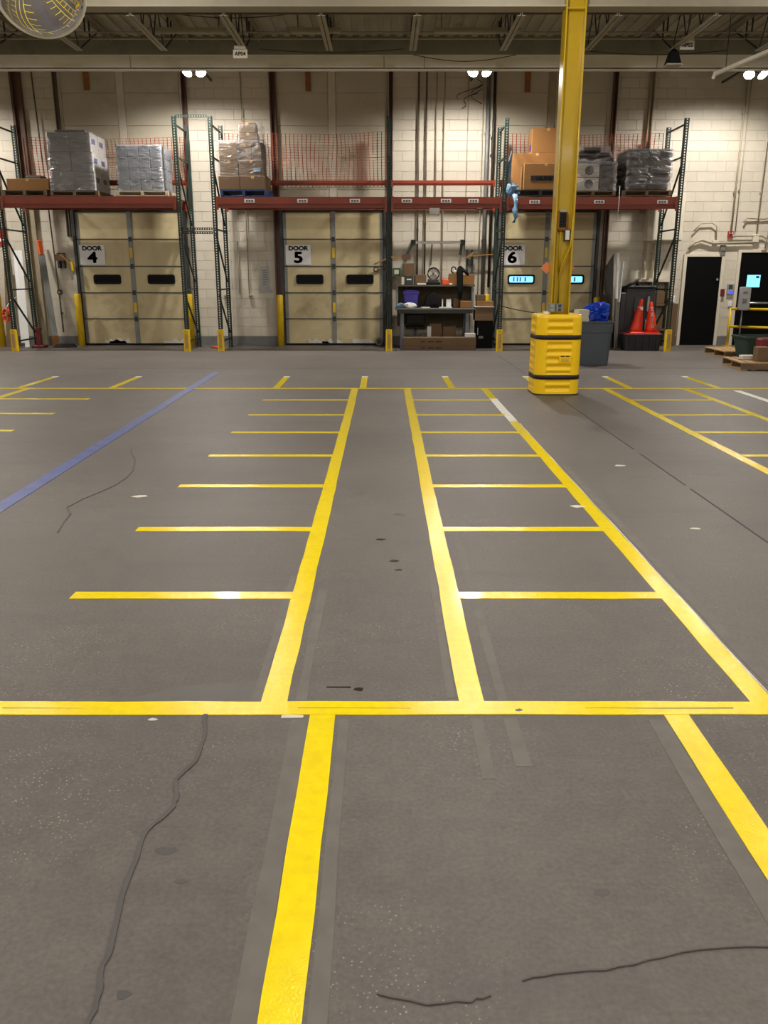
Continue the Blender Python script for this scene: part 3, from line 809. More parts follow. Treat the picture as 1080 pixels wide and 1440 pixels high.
# long pale channel hanging at an angle near the right floodlight
t = thing('hanging_channel', 'long pale metal channel slanting down in front of the right floodlight', 'channel', (5.2, 13.2, 4.5))
bm = B(); bar(bm, (4.86, 13.5, 4.40), (5.62, 12.2, 4.62), 0.06, 0.045); obj('channel', bm, 'beam_white', t)
bm = B(); bar(bm, (4.86, 13.5, 4.43), (4.84, 13.52, 4.34), 0.04, 0.03); obj('end_hook', bm, 'beam_white', t)
bm = B(); tube(bm, [(5.55, 12.3, 4.62), (5.55, 12.3, 5.2)], 0.006, 5); tube(bm, [(4.95, 13.35, 4.44), (4.95, 13.35, 5.2)], 0.006, 5); obj('hanger', bm, 'galv_dark', t)
# hanging tags
for x, z, s, lab in ((-2.02, 4.55, 'AP04', 'white hanging tag lettered AP04 on the white beam'), (4.25, 4.66, 'AP02', 'white hanging tag lettered AP02 near the dark horn')):
    t = thing('hanging_tag', lab, 'sign', (x, 13.0, z))
    bx('plate', 'cream_box', t, x - 0.10, x + 0.10, 13.0, 13.01, z - 0.055, z + 0.055)
    bx('top_box', 'cream_box', t, x - 0.08, x + 0.08, 12.98, 13.06, z + 0.06, z + 0.10)
    bm = B()
    for q in (-0.07, 0.07):
        tube(bm, [(x + q, 13.02, z + 0.04), (x + q * 0.6, 13.02, 4.83)], 0.004, 5)
    tube(bm, [(x, 13.02, 4.83), (x, 13.02, 5.2)], 0.005, 5)
    obj('hanger', bm, 'galv_dark', t)
    text('lettering', s, 'ink', t, (x, 12.998, z), 0.07, bold=0.002)
t = thing('horn', 'dark tapered horn hanging under the tag AP02', 'horn', (4.08, 13.0, 4.42))
bm = B(); loft(bm, [[(4.08 + p[0], 13.05 + p[1], z) for p in rrect(h, h, 0.02)] for h, z in ((0.10, 4.42), (0.095, 4.44), (0.06, 4.58), (0.03, 4.62))], False)
obj('bell', bm, 'black', t)
bx('lip', 'conduit', t, 3.97, 4.19, 12.94, 13.16, 4.405, 4.42)
bm = B(); tube(bm, [(4.08, 13.05, 4.6), (4.08, 13.05, 4.643)], 0.01, 6); obj('hanger', bm, 'galv_dark', t)

# floodlights, twin heads
FL_LAB = ['twin-head floodlight lit high over the gap between the racks', 'twin-head floodlight lit high above the workbench end', 'twin-head floodlight lit near the end of the slanting channel', 'twin-head floodlight out of view beyond the dome mirror']
for (x, y, z), lab in zip(FLOODS, FL_LAB):
    t = thing('floodlight', lab, 'floodlight', (x, y, z))
    bx('mount', 'galv_dark', t, x - 0.02, x + 0.02, y + 0.1, YW - 0.03, z + 0.15, z + 0.19)
    bm = B(); tube(bm, [(x, y + 0.12, z + 0.14), (x, y + 0.12, z + 0.03), (x - 0.09, y + 0.08, z + 0.01)], 0.012, 6); tube(bm, [(x, y + 0.12, z + 0.04), (x + 0.09, y + 0.08, z + 0.01)], 0.012, 6); obj('arm', bm, 'galv_dark', t)
    bm = B(); tube(bm, [(x, y + 0.14, z + 0.19), (x + 0.05, y + 0.3, z + 0.4), (x + 0.2, YW - 0.05, z + 0.55)], 0.006, 5); obj('cord', bm, 'cable', t)
    for s in (-1, 1):
        q = Vector((s * 0.28, -0.62, -0.74)).normalized().to_track_quat('Z', 'Y').to_matrix(); c = Vector((x + s * 0.12, y + 0.02, z - 0.01))
        bm = B(); lathe(bm, (0, 0, 0), [(0.03, -0.06), (0.045, -0.03), (0.09, 0.03), (0.105, 0.045), (0.105, 0.055), (0.098, 0.055)], 20, True, True, False)
        for v in bm.verts:
            v.co = q @ v.co + c
        h = obj('head', bm, 'galv', t)
        bm = B(); lathe(bm, (0, 0, 0), [(0.099, 0.05), (0.085, 0.064), (0.04, 0.074)], 20)
        for v in bm.verts:
            v.co = q @ v.co + c
        obj('lens', bm, 'lens', h)
for i, (x, y, z) in enumerate(ROW):
    t = thing('globe_lamp', 'hall globe lamp over the far cross line, out of view, %s from the mirror side' % ('first', 'second', 'third', 'fourth', 'fifth', 'sixth')[i], 'lamp', (x, y, z))
    bx('canopy', 'galv', t, x - 0.10, x + 0.10, y - 0.10, y + 0.10, z + 0.14, z + 0.18, bevel=0.01)
    bm = B(); tube(bm, [(x, y, z + 0.18), (x, y, 5.2)], 0.012, 6); obj('hanger', bm, 'galv_dark', t)
for i, (x, y, z) in enumerate(FILL_BAYS):
    t = thing('bay_light', 'white bay lamp of the %s hall row, out of view, %s from the mirror side' % (('near', 'middle', 'rear')[i // 5], ('first', 'second', 'third', 'fourth', 'fifth')[i % 5]), 'lamp', (x, y, z), 'hall bay lamps')
    bx('housing', 'white', t, x - 0.65, x + 0.65, y - 0.22, y + 0.22, z + 0.02, z + 0.10)
    bx('hanger', 'galv_dark', t, x - 0.01, x + 0.01, y - 0.01, y + 0.01, z + 0.10, 5.2)

# convex safety mirror
mc = Vector((-2.92, 8.0, 3.86)); nrm = Vector((0.25, -0.75, -0.62)).normalized(); q = nrm.to_track_quat('Z', 'Y').to_matrix()
t = thing('convex_mirror', 'round convex safety mirror hanging near the roof, showing the striped floor', 'mirror', mc)
rad, sr = 0.36, 0.46; h0 = math.sqrt(sr * sr - rad * rad)
bm = B(); a_max = math.asin(rad / sr)
prof = [(sr * math.sin(a_max * k / 14), sr * math.cos(a_max * k / 14) - h0) for k in range(14, 0, -1)]
lathe(bm, (0, 0, 0), prof, 48)
for v in bm.verts:
    v.co = q @ v.co + mc
for f in bm.faces:
    f.smooth = True
obj('mirror_face', bm, 'mirror', t)
bm = B(); tube(bm, [mc + q @ Vector((rad * math.cos(a), rad * math.sin(a), 0)) for a in [2 * math.pi * k / 48 for k in range(48)]], 0.014, 8, closed=True); obj('rim', bm, 'beam_white', t)
bm = B(); lathe(bm, (0, 0, 0), [(rad * 0.98, -0.004), (0.1, -0.05)], 32)
for v in bm.verts:
    v.co = q @ v.co + mc
obj('back_plate', bm, 'galv_dark', t)
bm = B(); tube(bm, [mc - nrm * 0.05, mc - nrm * 0.15 + Vector((0, 0, 0.1)), (mc.x, mc.y + 0.15, 5.2)], 0.015, 6); obj('hanger', bm, 'galv_dark', t)

# ================================================================ YELLOW COLUMN, GUARD AND FITTINGS
cx0, cx1, cyf, cyb = 2.205, 2.455, 11.33, 11.57
t = struct(thing('steel_column', 'yellow painted steel H-column rising out of the ribbed yellow guard', 'column', (2.33, 11.45, 0)))
for a in (cx0, cx1 - 0.018):
    bx('flange', 'column', t, a, a + 0.018, cyf, cyb, 0, 5.19, bevel=0.003)
bx('web', 'column', t, cx0 + 0.018, cx1 - 0.018, 11.445, 11.46, 0, 5.19)
bx('stiffener', 'column', t, cx0 + 0.018, cx1 - 0.018, cyf + 0.01, 11.445, 4.66, 4.675)

t = thing('column_guard', 'ribbed yellow plastic guard with two black straps around the steel column', 'column guard', (2.33, 11.5, 0))
gx, gy = 2.325, 11.5
def gring(half, z, groove=0.0):
    r = half * 0.44; st = half - r; out = []
    for q in range(4):
        ca, sa = ((1, 0), (0, 1), (-1, 0), (0, -1))[q]
        loc = [(half, -st + 2 * st * k / 12, 1 - abs(k / 6 - 1)) for k in (0, 0.25, 0.5, 0.8, 2, 4, 6, 8, 10, 11.2, 11.5, 11.75, 12)] + [(st + r * math.cos(R(90 * k / 5)), st + r * math.sin(R(90 * k / 5)), 0) for k in range(1, 5)]
        for px, py, u in loc:
            u = min(1, u / 0.12); px -= groove * u * u * (3 - 2 * u)
            out.append((gx + ca * px - sa * py, gy + sa * px + ca * py, z))
    return out
ribs = 11; H = 1.06; rings = []
for k in range(ribs * 8 + 1):
    z = H * k / (ribs * 8); ph = (k % 8) / 8.0
    groove = 0.026 * (0.5 + 0.5 * math.cos(2 * math.pi * ph)) ** 1.4
    if k < 4 or k > ribs * 8 - 4:
        groove = 0.0
    for zz in (0.245, 0.768):
        if abs(z - zz) < 0.045:
            groove = 0.006
    half = 0.305 - (max(0, z - (H - 0.03)) * 0.5)
    rings.append(gring(half, z, groove))
rings.append(gring(0.268, H + 0.004)); rings.append(gring(0.20, H)); rings.append(gring(0.17, H - 0.03)); rings.append(gring(0.17, 0.02))
bm = B(); loft(bm, rings, True, False, False); obj('shell', bm, 'guard_yellow', t)
for zz in (0.245, 0.768):
    bm = B(); loft(bm, [gring(hf, zz + dz) for hf, dz in ((0.300, -0.03), (0.311, -0.028), (0.311, 0.028), (0.300, 0.03))], True, False, False)
    obj('strap', bm, 'strap', t)
bm = B(); loft(bm, [gring(hf, dz) for hf, dz in ((0.300, 0.0), (0.309, 0.004), (0.309, 0.02), (0.30, 0.024))], True, False, False); obj('foot_edge', bm, 'strap', t)
l = bx('sticker', 'guard_yellow', t, gx + 0.0, gx + 0.16, gy - 0.3135, gy - 0.30, 0.44, 0.54)
bx('print', 'ink', l, gx + 0.02, gx + 0.075, gy - 0.3155, gy - 0.3135, 0.515, 0.53); bx('print', 'ink', l, gx + 0.085, gx + 0.14, gy - 0.3155, gy - 0.3135, 0.515, 0.53)
for q in range(3):
    bx('print', 'ink_grey', l, gx + 0.03, gx + 0.13, gy - 0.315, gy - 0.3135, 0.455 + q * 0.015, 0.459 + q * 0.015)

yv = 11.44
t = thing('horn_strobe', 'brown alarm sounder with a gridded black face high on the yellow column', 'alarm', (2.32, yv, 2.15))
bm = B(); loft(bm, [[(2.315 + p[0], y, 2.235 + p[1]) for p in rrect(h, 0.13 * h / 0.075, 0.05)] for h, y in ((0.075, yv), (0.072, yv - 0.04), (0.06, yv - 0.055))], False); obj('case', bm, 'wood_stain', t)
for i in range(4):
    for j in range(2):
        bx('grille_cell', 'black', t, 2.272 + j * 0.045, 2.312 + j * 0.045, yv - 0.068, yv - 0.05, 2.16 + i * 0.045, 2.20 + i * 0.045)
bx('cap', 'grey_plastic', t, 2.27, 2.36, yv - 0.062, yv - 0.05, 2.345, 2.372)
t = thing('pull_station', 'small white call box on a dark backplate on the yellow column', 'call box', (2.385, yv, 2.0))
bx('back_plate', 'galv_dark', t, 2.345, 2.432, yv - 0.03, yv, 1.99, 2.13); bx('cover', 'white', t, 2.36, 2.415, yv - 0.05, yv - 0.03, 2.0, 2.12, bevel=0.004)
t = thing('socket_box', 'pair of galvanised socket boxes on the yellow column just above the guard', 'socket', (2.27, 11.33, 1.08))
for a in (2.17, 2.27):
    b_ = bx('box', 'galv', t, a, a + 0.09, cyf - 0.05, cyf, 1.09, 1.20, bevel=0.005)
    for zz in (1.12, 1.17):
        bx('outlet', 'grey_plastic' if a < 2.2 else 'galv_dark', b_, a + 0.025, a + 0.065, cyf - 0.054, cyf - 0.05, zz - 0.018, zz + 0.018)
def cond2(pts, r, lab):
    bm = B(); tube(bm, pts, r, 8); tag(obj('conduit', bm, 'column'), lab, 'conduit')
cond2([(2.24, 11.4, 1.2), (2.24, 11.4, 4.6)], 0.011, 'yellow-painted conduit up the left inside of the yellow column')
cond2([(2.31, 11.4, 1.2), (2.31, 11.4, 1.58), (2.34, 11.39, 1.7), (2.43, 11.36, 1.92), (2.44, 11.34, 2.3)], 0.013, 'kinked yellow-painted conduit from the socket boxes to the column edge')
cond2([(2.30, 11.42, 1.6), (2.30, 11.42, 2.12)], 0.011, 'straight yellow-painted conduit below the brown alarm sounder')
for a, r_, lab in ((2.17, 45, 'salmon diamond tag peeping out behind the left flange of the column'), (2.47, 45, 'salmon diamond tag peeping out behind the right flange of the column')):
    bm = B(); box(bm, a - 0.055, a + 0.055, 11.575, 11.583, 1.60, 1.71, rot=Matrix.Rotation(R(r_), 3, 'Y')); tag(obj('diamond_tag', bm, 'orange_tag'), lab, 'tag')
bx_ = bx('cup', 'white', None, 2.10, 2.17, 11.25, 11.31, 1.06, 1.10, bevel=0.008); tag(bx_, 'small white block lying on the rim of the yellow guard', 'block')

# ================================================================ PALLET RACKS
YF, YR_ = 18.1, 19.2
PW, PD = 0.078, 0.07


def upright(bm_front, parent, x, yf, z1, guard, m='green', z0=0.0):
    bm = B(); y0 = yf; hw = PW / 2
    for s in (-1, 1):
        box(bm, x + s * hw - 0.004, x + s * hw + 0.004, y0, y0 + PD, z0, z1)
        box(bm, x + s * (hw - 0.0135) - 0.0135, x + s * (hw - 0.0135) + 0.0135, y0, y0 + 0.004, z0, z1)
    z = z0
    while z < z1:
        box(bm, x - 0.013, x + 0.013, y0, y0 + 0.004, z, min(z + 0.024, z1)); z += 0.0508
    o = obj('upright', bm, m, parent)
    bx('foot_plate', m, o, x - 0.06, x + 0.06, y0 - 0.01, y0 + 0.12, 0.0, 0.008)
    return o


def frame(parent, x, top, guard=True):
    fr = upright(None, parent, x, YF, top, guard)
    rr = upright(None, parent, x, YR_, top, False)
    for z in (0.20, 1.27, 2.48, 3.87, 4.48):
        if z < top:
            bm = B(); bar(bm, (x, YF + PD, z), (x, YR_, z), 0.03, 0.03); obj('brace', bm, 'green', parent)
    for za, zb in ((1.15, 0.32), (2.38, 1.42), (3.78, 2.6)):
        bm = B(); bar(bm, (x, YF + PD, za), (x, YR_, zb), 0.03, 0.03); obj('brace', bm, 'green', parent)
    if guard:
        bm = B(); loft(bm, [[(x + p[0], YF - 0.03 + p[1], z) for p in rrect(h, 0.05, 0.03)] for h, z in ((0.072, 0.0), (0.07, 0.02), (0.065, 0.42), (0.06, 0.45))], False)
        g_ = obj('post_guard', bm, 'safety_yellow', parent)
        bx('wear_strip', 'tape', g_, x - 0.03, x + 0.03, YF - 0.086, YF - 0.078, 0.06, 0.36)


def shelf_beam(parent, x0, x1, y, z0, z1, tags=()):
    bm = B()
    box(bm, x0, x1, y, y + 0.045, z0 + (z1 - z0) * 0.35, z1)
    box(bm, x0, x1, y - 0.002 + 0.03, y + 0.065, z0, z0 + (z1 - z0) * 0.35)
    box(bm, x0, x1, y - 0.003, y + 0.003, z0, z0 + 0.012)
    o = obj('beam', bm, 'orange_beam', parent)
    for xe in (x0, x1 - 0.05):
        bx('end_connector', 'orange_beam', o, xe, xe + 0.05, y - 0.006, y, z0 - 0.04, z1 + 0.01)
    for tx in tags:
        g_ = bx('beam_label', 'sign_white', o, tx, tx + 0.21, y - 0.003, y, z0 + 0.10, z0 + 0.17)
        for q in range(3):
            bx('print', 'ink_grey', g_, tx + 0.03 + q * 0.055, tx + 0.07 + q * 0.055, y - 0.0045, y - 0.003, z0 + 0.115, z0 + 0.155)
    return o


def decking(parent, x0, x1, z):
    n = int((x1 - x0) / 0.55)
    for i in range(n + 1):
        xx = x0 + 0.06 + (x1 - x0 - 0.16) * i / max(n, 1)
        bx('deck_bar', 'wood_dark', parent, xx, xx + 0.06, YF + 0.0, YR_ + 0.02, z - 0.02, z - 0.001)


rackL = thing('pallet_rack', 'green and orange pallet rack over DOOR 4, standing left of the gap', 'rack', (-6.0, 18.6, 0))
frame(rackL, -7.88, 4.62); frame(rackL, -4.20, 4.62)
shelf_beam(rackL, -9.6, -7.93, YF - 0.03, 2.89, 3.11)
shelf_beam(rackL, -7.83, -4.25, YF - 0.03, 2.89, 3.11)
shelf_beam(rackL, -7.83, -4.25, YR_ - 0.03, 2.93, 3.09)
shelf_beam(rackL, -7.83, -4.25, YR_ + 0.08, 3.44, 3.54)
decking(rackL, -7.8, -4.25, 3.115)
rackR = thing('pallet_rack', 'long green and orange pallet rack from DOOR 5 to the traffic cones', 'rack', (1.3, 18.6, 0))
for x in (-3.48, 0.105, 2.46, 6.055):
    frame(rackR, x, 4.58 if x > 1 else 4.62)
for x0, x1, tags in ((-3.43, 0.06, (-2.85, -1.77, -0.70)), (0.15, 2.41, (0.36, 1.16, 1.72)), (2.51, 6.0, (2.97, 4.29, 5.58))):
    shelf_beam(rackR, x0, x1, YF - 0.03, 2.87 if x0 > 2 else 2.89, 3.10, tags)
    shelf_beam(rackR, x0, x1, YR_ - 0.03, 2.93, 3.09)
    shelf_beam(rackR, x0, x1, YR_ + 0.08, 3.44, 3.54)
decking(rackR, -3.4, 0.05, 3.105); decking(rackR, 2.52, 6.0, 3.105)
# perforated spacer bars joining the two racks
for z, d in ((4.585, 0.055), (2.46, 0.05), (2.385, 0.05)):
    bm = B(); x0, x1 = -4.16, -3.55
    box(bm, x0, x1, YF, YF + 0.004, z, z + 0.012); box(bm, x0, x1, YF, YF + 0.004, z + d - 0.012, z + d)
    xx = x0
    while xx < x1:
        box(bm, xx, xx + 0.026, YF, YF + 0.004, z, z + d); xx += 0.05
    obj('spacer_bar', bm, 'green', rackL)


# orange netting along the rear of the shelves
def netting(x0, x1, z0, z1, label, tilt=0.0):
    bm = B(); nx = int((x1 - x0) / 0.088); nz = int((z1 - z0) / 0.052)
    y = YR_ + 0.195
    P_ = lambda u, v: (x0 + (x1 - x0) * u + 0.03 * math.sin(v * 4 + u * 9) * math.sin(math.pi * u), y + 0.015 * math.sin(u * 20 + v * 5), z0 + (z1 - z0) * v + 0.04 * (abs(u - 0.5) * 2 - 0.6) * v + tilt * u * v)
    for i in range(nx + 1):
        pts = [P_(i / nx, k / 8) for k in range(9)]
        for a, b in zip(pts, pts[1:]):
            bar(bm, a, b, 0.017, 0.004)
    for j in range(nz + 1):
        pts = [P_(k / 14, j / nz) for k in range(15)]
        for a, b in zip(pts, pts[1:]):
            bar(bm, a, b, 0.005, 0.006)
    tag(obj('safety_net', bm, 'net'), label, 'net')


netting(-7.75, -4.3, 3.5, 4.40, 'orange safety netting behind the loads over DOOR 4')
netting(-3.42, -2.3, 3.42, 4.48, 'short orange safety net piece behind the wrapped brown cartons')
netting(-2.2, 0.04, 3.41, 4.47, 'orange safety net sagging over the empty shelf above DOOR 5', 0.04)
netting(2.5, 6.0, 3.45, 4.48, 'orange safety netting behind the loads over DOOR 6')


# ================================================================ LOADS
def pallet(name, label, x0, x1, y0, y1, z, m, h=0.12, group=None):
    t = thing('pallet', label, 'pallet', ((x0 + x1) / 2, (y0 + y1) / 2, z), group)
    n = 6; wd = (y1 - y0) / n
    for i in range(n):
        bx('top_board', m, t, x0, x1, y0 + i * wd + 0.012, y0 + (i + 1) * wd - 0.012, z + h - 0.02, z + h)
    for xx in (x0, (x0 + x1) / 2 - 0.03, x1 - 0.06):
        bx('stringer', m, t, xx, xx + 0.06, y0 + 0.005, y1 - 0.005, z + 0.018, z + h - 0.02)
    for i in (0, 2.5, 5):
        bx('bottom_board', m, t, x0, x1, y0 + i * wd + 0.01, y0 + (i + 1) * wd - 0.01, z, z + 0.018)
    return t


def wrap(parent, x0, x1, y0, y1, z0, z1, m='wrap', amp=0.015, taper=0.0, n=9):
    bm = B(); cx_, cy_ = (x0 + x1) / 2, (y0 + y1) / 2
    base = []
    for k in range(n):
        base.append((x0 + (x1 - x0) * k / n, y0))
    for k in range(n):
        base.append((x1, y0 + (y1 - y0) * k / n))
    for k in range(n):
        base.append((x1 - (x1 - x0) * k / n, y1))
    for k in range(n):
        base.append((x0, y1 - (y1 - y0) * k / n))
    rings = []
    for j in range(n + 1):
        v = j / n; sc = 1 - taper * v
        rings.append([(cx_ + (px - cx_) * sc + amp * noise.noise(Vector((px * 5, v * 9, py * 5))), cy_ + (py - cy_) * sc + amp * noise.noise(Vector((px * 5 + 9, v * 9, py * 5))), z0 + (z1 - z0) * v) for px, py in base])
    loft(bm, rings, True, False, True)
    return obj('stretch_wrap', bm, m, parent)


def carton(parent, x0, x1, y0, y1, z0, z1, m, bevel=0.006, tape=None, rot=None):
    o = bx('carton', m, parent, x0, x1, y0, y1, z0, z1, bevel=bevel, rot=rot)
    if tape:
        xm = (x0 + x1) / 2
        bx('tape', tape, o, xm - 0.03, xm + 0.03, y0 - 0.001, y1 + 0.001, z1 - 0.05, z1 + 0.001)
    return o


ZS = 3.118
YP = YF - 0.02
# 1 flat carton on its pallet, far left
pallet('p', 'dark pallet under the long flat carton at the left end', -7.78, -6.88, YP, 19.1, ZS, 'wood_dark')
t = thing('flat_carton', 'long flat brown carton lying at the left end over DOOR 4', 'box', (-7.2, 18.5, ZS + 0.12))
carton(t, -7.68, -6.83, 18.12, 18.95, ZS + 0.121, ZS + 0.335, 'card', tape='tape')
t = thing('dark_parcel', 'small dark parcel lying on top of the long flat carton', 'parcel', (-7.3, 18.7, ZS + 0.34))
bx('body', 'tarp_dark', t, -7.45, -7.1, 18.5, 18.8, ZS + 0.336, ZS + 0.44, bevel=0.03)


def load(name, label, x0, x1, y0, y1, z0, cols, rows, deps, ch, m, sidem=None, wm='wrap', lean=0.0, mark=None):
    t = thing(name, label, 'pallet load', ((x0 + x1) / 2, (y0 + y1) / 2, z0))
    cw, cd = (x1 - x0) / cols, (y1 - y0) / deps
    for r in range(rows):
        sh = lean * r
        for c in range(cols):
            for d_ in range(deps):
                if 0 < c < cols - 1 and 0 < d_ and r < rows - 1:
                    continue
                a0 = x0 + c * cw + sh; j = random.uniform(-0.006, 0.006)
                ct = carton(t, a0 + 0.004 + j, a0 + cw - 0.004 + j, y0 + d_ * cd + 0.004, y0 + (d_ + 1) * cd - 0.004, z0 + r * ch + 0.002, z0 + (r + 1) * ch - 0.002, m)
                if mark and d_ == 0:
                    bx('print', 'ink_grey', ct, a0 + cw * 0.25, a0 + cw * 0.75, y0 + 0.002, y0 + 0.0035, z0 + (r + 0.8) * ch, z0 + (r + 0.86) * ch)
                if sidem and c == cols - 1:
                    sd = bx('side_sheet', sidem, ct, a0 + cw - 0.003 + j, a0 + cw + 0.002 + j, y0 + d_ * cd + 0.004, y0 + (d_ + 1) * cd - 0.004, z0 + r * ch + 0.004, z0 + (r + 1) * ch - 0.004)
                    if d_ == 0 or d_ == 1:
                        bx('print', 'ink_blue' if r else 'ink_grey', ct, a0 + cw + 0.002 + j, a0 + cw + 0.004 + j, y0 + d_ * cd + 0.08, y0 + d_ * cd + 0.3, z0 + (r + 0.45) * ch, z0 + (r + 0.72) * ch)
    wrap(t, x0 - 0.012 + min(0, lean * rows), x1 + 0.012 + max(0, lean * rows * 0.6), y0 - 0.012, y1 + 0.012, z0 + 0.0, z0 + rows * ch + 0.01, wm)
    return t


pallet('p', 'dark pallet under the tall grey wrapped load', -6.80, -5.82, YP, 19.1, ZS, 'wood_dark', 0.10)
load('wrapped_load', 'tall wrapped stack of grey cartons with white printed sides over DOOR 4', -6.74, -5.88, YP + 0.02, 19.06, ZS + 0.105, 2, 3, 2, 0.365, 'card_grey', 'card_white', lean=-0.012)
t = thing('cardboard_sheet', 'flat grey cardboard sheet lying on top of the tall wrapped load', 'sheet', (-6.4, 18.5, 4.33))
bx('sheet', 'card_grey', t, -6.62, -6.02, YP + 0.1, 18.9, 4.345, 4.375)
pallet('p', 'pale wooden pallet under the wrapped blue-grey carton stack', -5.46, -4.40, YP, 19.1, ZS, 'wood_white', 0.10)
load('wrapped_load', 'wrapped square stack of small blue-grey cartons on a pale pallet over DOOR 4', -5.40, -4.50, YP + 0.03, 18.95, ZS + 0.105, 4, 4, 2, 0.215, 'card_blue', None, mark=True)
# brown cartons on the blue pallet
pallet('p', 'blue pallet under the wrapped brown cartons over the DOOR 5 bay', -3.34, -2.38, YP, 19.1, ZS - 0.01, 'blue_pallet', 0.13)
t = thing('wrapped_load', 'uneven wrapped stack of brown cartons on the blue pallet', 'pallet load', (-2.9, 18.5, ZS + 0.12))
z = ZS + 0.122
for a in ((-3.36, -2.93, YP + 0.02, 18.55, z, z + 0.26), (-2.92, -2.42, YP + 0.02, 18.55, z, z + 0.26), (-3.36, -2.9, 18.57, 19.05, z, z + 0.3), (-2.88, -2.42, 18.57, 19.05, z, z + 0.3),
          (-3.33, -2.96, YP + 0.06, 18.55, z + 0.262, z + 0.56), (-2.94, -2.45, YP + 0.05, 18.55, z + 0.262, z + 0.56), (-3.33, -2.95, YP + 0.06, 18.55, z + 0.562, z + 0.90),
          (-2.94, -2.68, YP + 0.08, 18.5, z + 0.562, z + 0.86), (-2.67, -2.48, YP + 0.08, 18.5, z + 0.562, z + 0.82), (-2.93, -2.55, YP + 0.1, 18.5, z + 0.862, z + 1.08), (-2.92, -2.58, YP + 0.1, 18.5, z + 1.082, z + 1.27), (-3.3, -2.5, 18.57, 19.0, z + 0.302, z + 0.95)):
    carton(t, *a, 'card_dark', tape='tape' if random.random() < 0.5 else None)
bx('sticker', 'film_blue', t, -2.65, -2.5, YP + 0.045, YP + 0.05, z + 0.34, z + 0.42)
wrap(t, -3.36, -2.42, YP + 0.02, 19.05, z + 0.2, z + 0.93, 'wrap_clear'); wrap(t, -2.96, -2.42, YP + 0.04, 18.6, z + 0.5, z + 1.24, 'wrap_clear', taper=0.12)

# right bay
pallet('p', 'black plastic pallet under the plain brown boxes behind the column', 2.66, 3.72, YP, 19.1, ZS, 'black_pallet')
z = ZS + 0.122
t = thing('carton_box', 'large brown box at the back of the black pallet', 'box', (3.2, 18.8, z)); carton(t, 2.68, 3.68, 18.62, 19.1, z, z + 0.76, 'card', tape='tape')
t = thing('carton_box', 'brown box with a dark ULINE label at the front of the black pallet', 'box', (3.3, 18.3, z)); c_ = carton(t, 2.84, 3.72, YP + 0.02, 18.60, z, z + 0.50, 'card', tape='tape')
lb = bx('label', 'ink', t, 2.98, 3.52, YP + 0.015, YP + 0.02, z + 0.17, z + 0.27); text('lettering', 'ULINE', 'ink_grey', lb, (3.25, YP + 0.0145, z + 0.22), 0.10, bold=0.002, sx=1.2)
t = thing('carton_box', 'brown box stacked on top of the other two, beside the column', 'box', (3.4, 18.8, z + 0.76)); c_ = carton(t, 3.06, 3.72, 18.64, 19.08, z + 0.762, z + 1.24, 'card', tape='tape')
bx('label', 'ink_blue', t, 3.055, 3.06, 18.72, 18.9, z + 0.82, z + 0.93)
# blue film hanging round the upright and beam
t = thing('plastic_film', 'crumpled pale blue plastic film bunched on the shelf beside the rack upright', 'film', (2.66, 18.1, 3.15))
bm = B()
for k in range(9):
    c = Vector((2.60 + random.uniform(-0.12, 0.14), 18.16 + random.uniform(-0.03, 0.08), 3.22 + random.uniform(-0.05, 0.1)))
    bmesh.ops.create_icosphere(bm, subdivisions=2, radius=random.uniform(0.05, 0.09), matrix=Matrix.Translation(c) @ Matrix.Diagonal((1, 0.7, 1.3, 1)))
for v in bm.verts:
    v.co += Vector((noise.noise(v.co * 14), noise.noise(v.co * 14 + Vector((5, 0, 0))), noise.noise(v.co * 14 + Vector((0, 5, 0))))) * 0.03
obj('bunch', bm, 'film_blue', t)
bm = B(); tube(bm, [(2.52, 18.2, 3.2), (2.54, 18.2, 3.5), (2.56, 18.22, 3.75), (2.6, 18.25, 3.98)], [0.06, 0.05, 0.04, 0.015], 7); obj('upper_strand', bm, 'film_blue', t)
bm = B(); tube(bm, [(2.66, 18.03, 3.14), (2.69, 18.01, 3.0), (2.67, 18.01, 2.85), (2.70, 18.02, 2.72), (2.67, 18.02, 2.6)], [0.05, 0.05, 0.06, 0.05, 0.02], 7)
for v in bm.verts:
    v.co += Vector((noise.noise(v.co * 18), 0.3 * noise.noise(v.co * 12), 0)) * 0.04
obj('hanging_strand', bm, 'film_blue', t)
# wrapped sacks
pallet('p', 'dark pallet under the wrapped load with two printed cartons', 3.80, 4.72, YP, 19.1, ZS, 'wood_dark', 0.10)
t = thing('wrapped_load', 'wrapped dark load with two white printed cartons, beside the column', 'pallet load', (4.3, 18.5, ZS + 0.1)); z = ZS + 0.102
for r in range(2):
    c_ = carton(t, 3.80, 4.36, YP + 0.02, 18.5, z + r * 0.26, z + r * 0.26 + 0.25, 'card_white')
    bm = B(); lathe(bm, (0, 0, 0), [(0.09, 0), (0.09, 0.004)], 16)
    for v in bm.verts:
        v.co = Vector((4.16 + v.co.x, YP + 0.02 - v.co.z, z + r * 0.26 + 0.125 + v.co.y))
    obj('print', bm, 'ink_grey', c_)
for a in ((4.38, 4.70, YP + 0.03, 18.5, z, z + 0.5), (3.84, 4.66, 18.52, 19.05, z, z + 0.6)):
    carton(t, *a, 'tarp_dark', bevel=0.03)
for k, (a, b) in enumerate(((3.86, 4.66), (3.9, 4.6), (4.0, 4.4))):
    bx('sack', 'tarp_dark', t, a, b, YP + 0.06, 18.9, z + 0.53 + k * 0.1, z + 0.63 + k * 0.1, bevel=0.04)
wrap(t, 3.80, 4.72, YP + 0.01, 19.06, z, z + 0.56, 'wrap_dark', 0.03); wrap(t, 3.84, 4.68, YP + 0.03, 18.95, z + 0.5, z + 0.86, 'wrap', 0.06, 0.25)
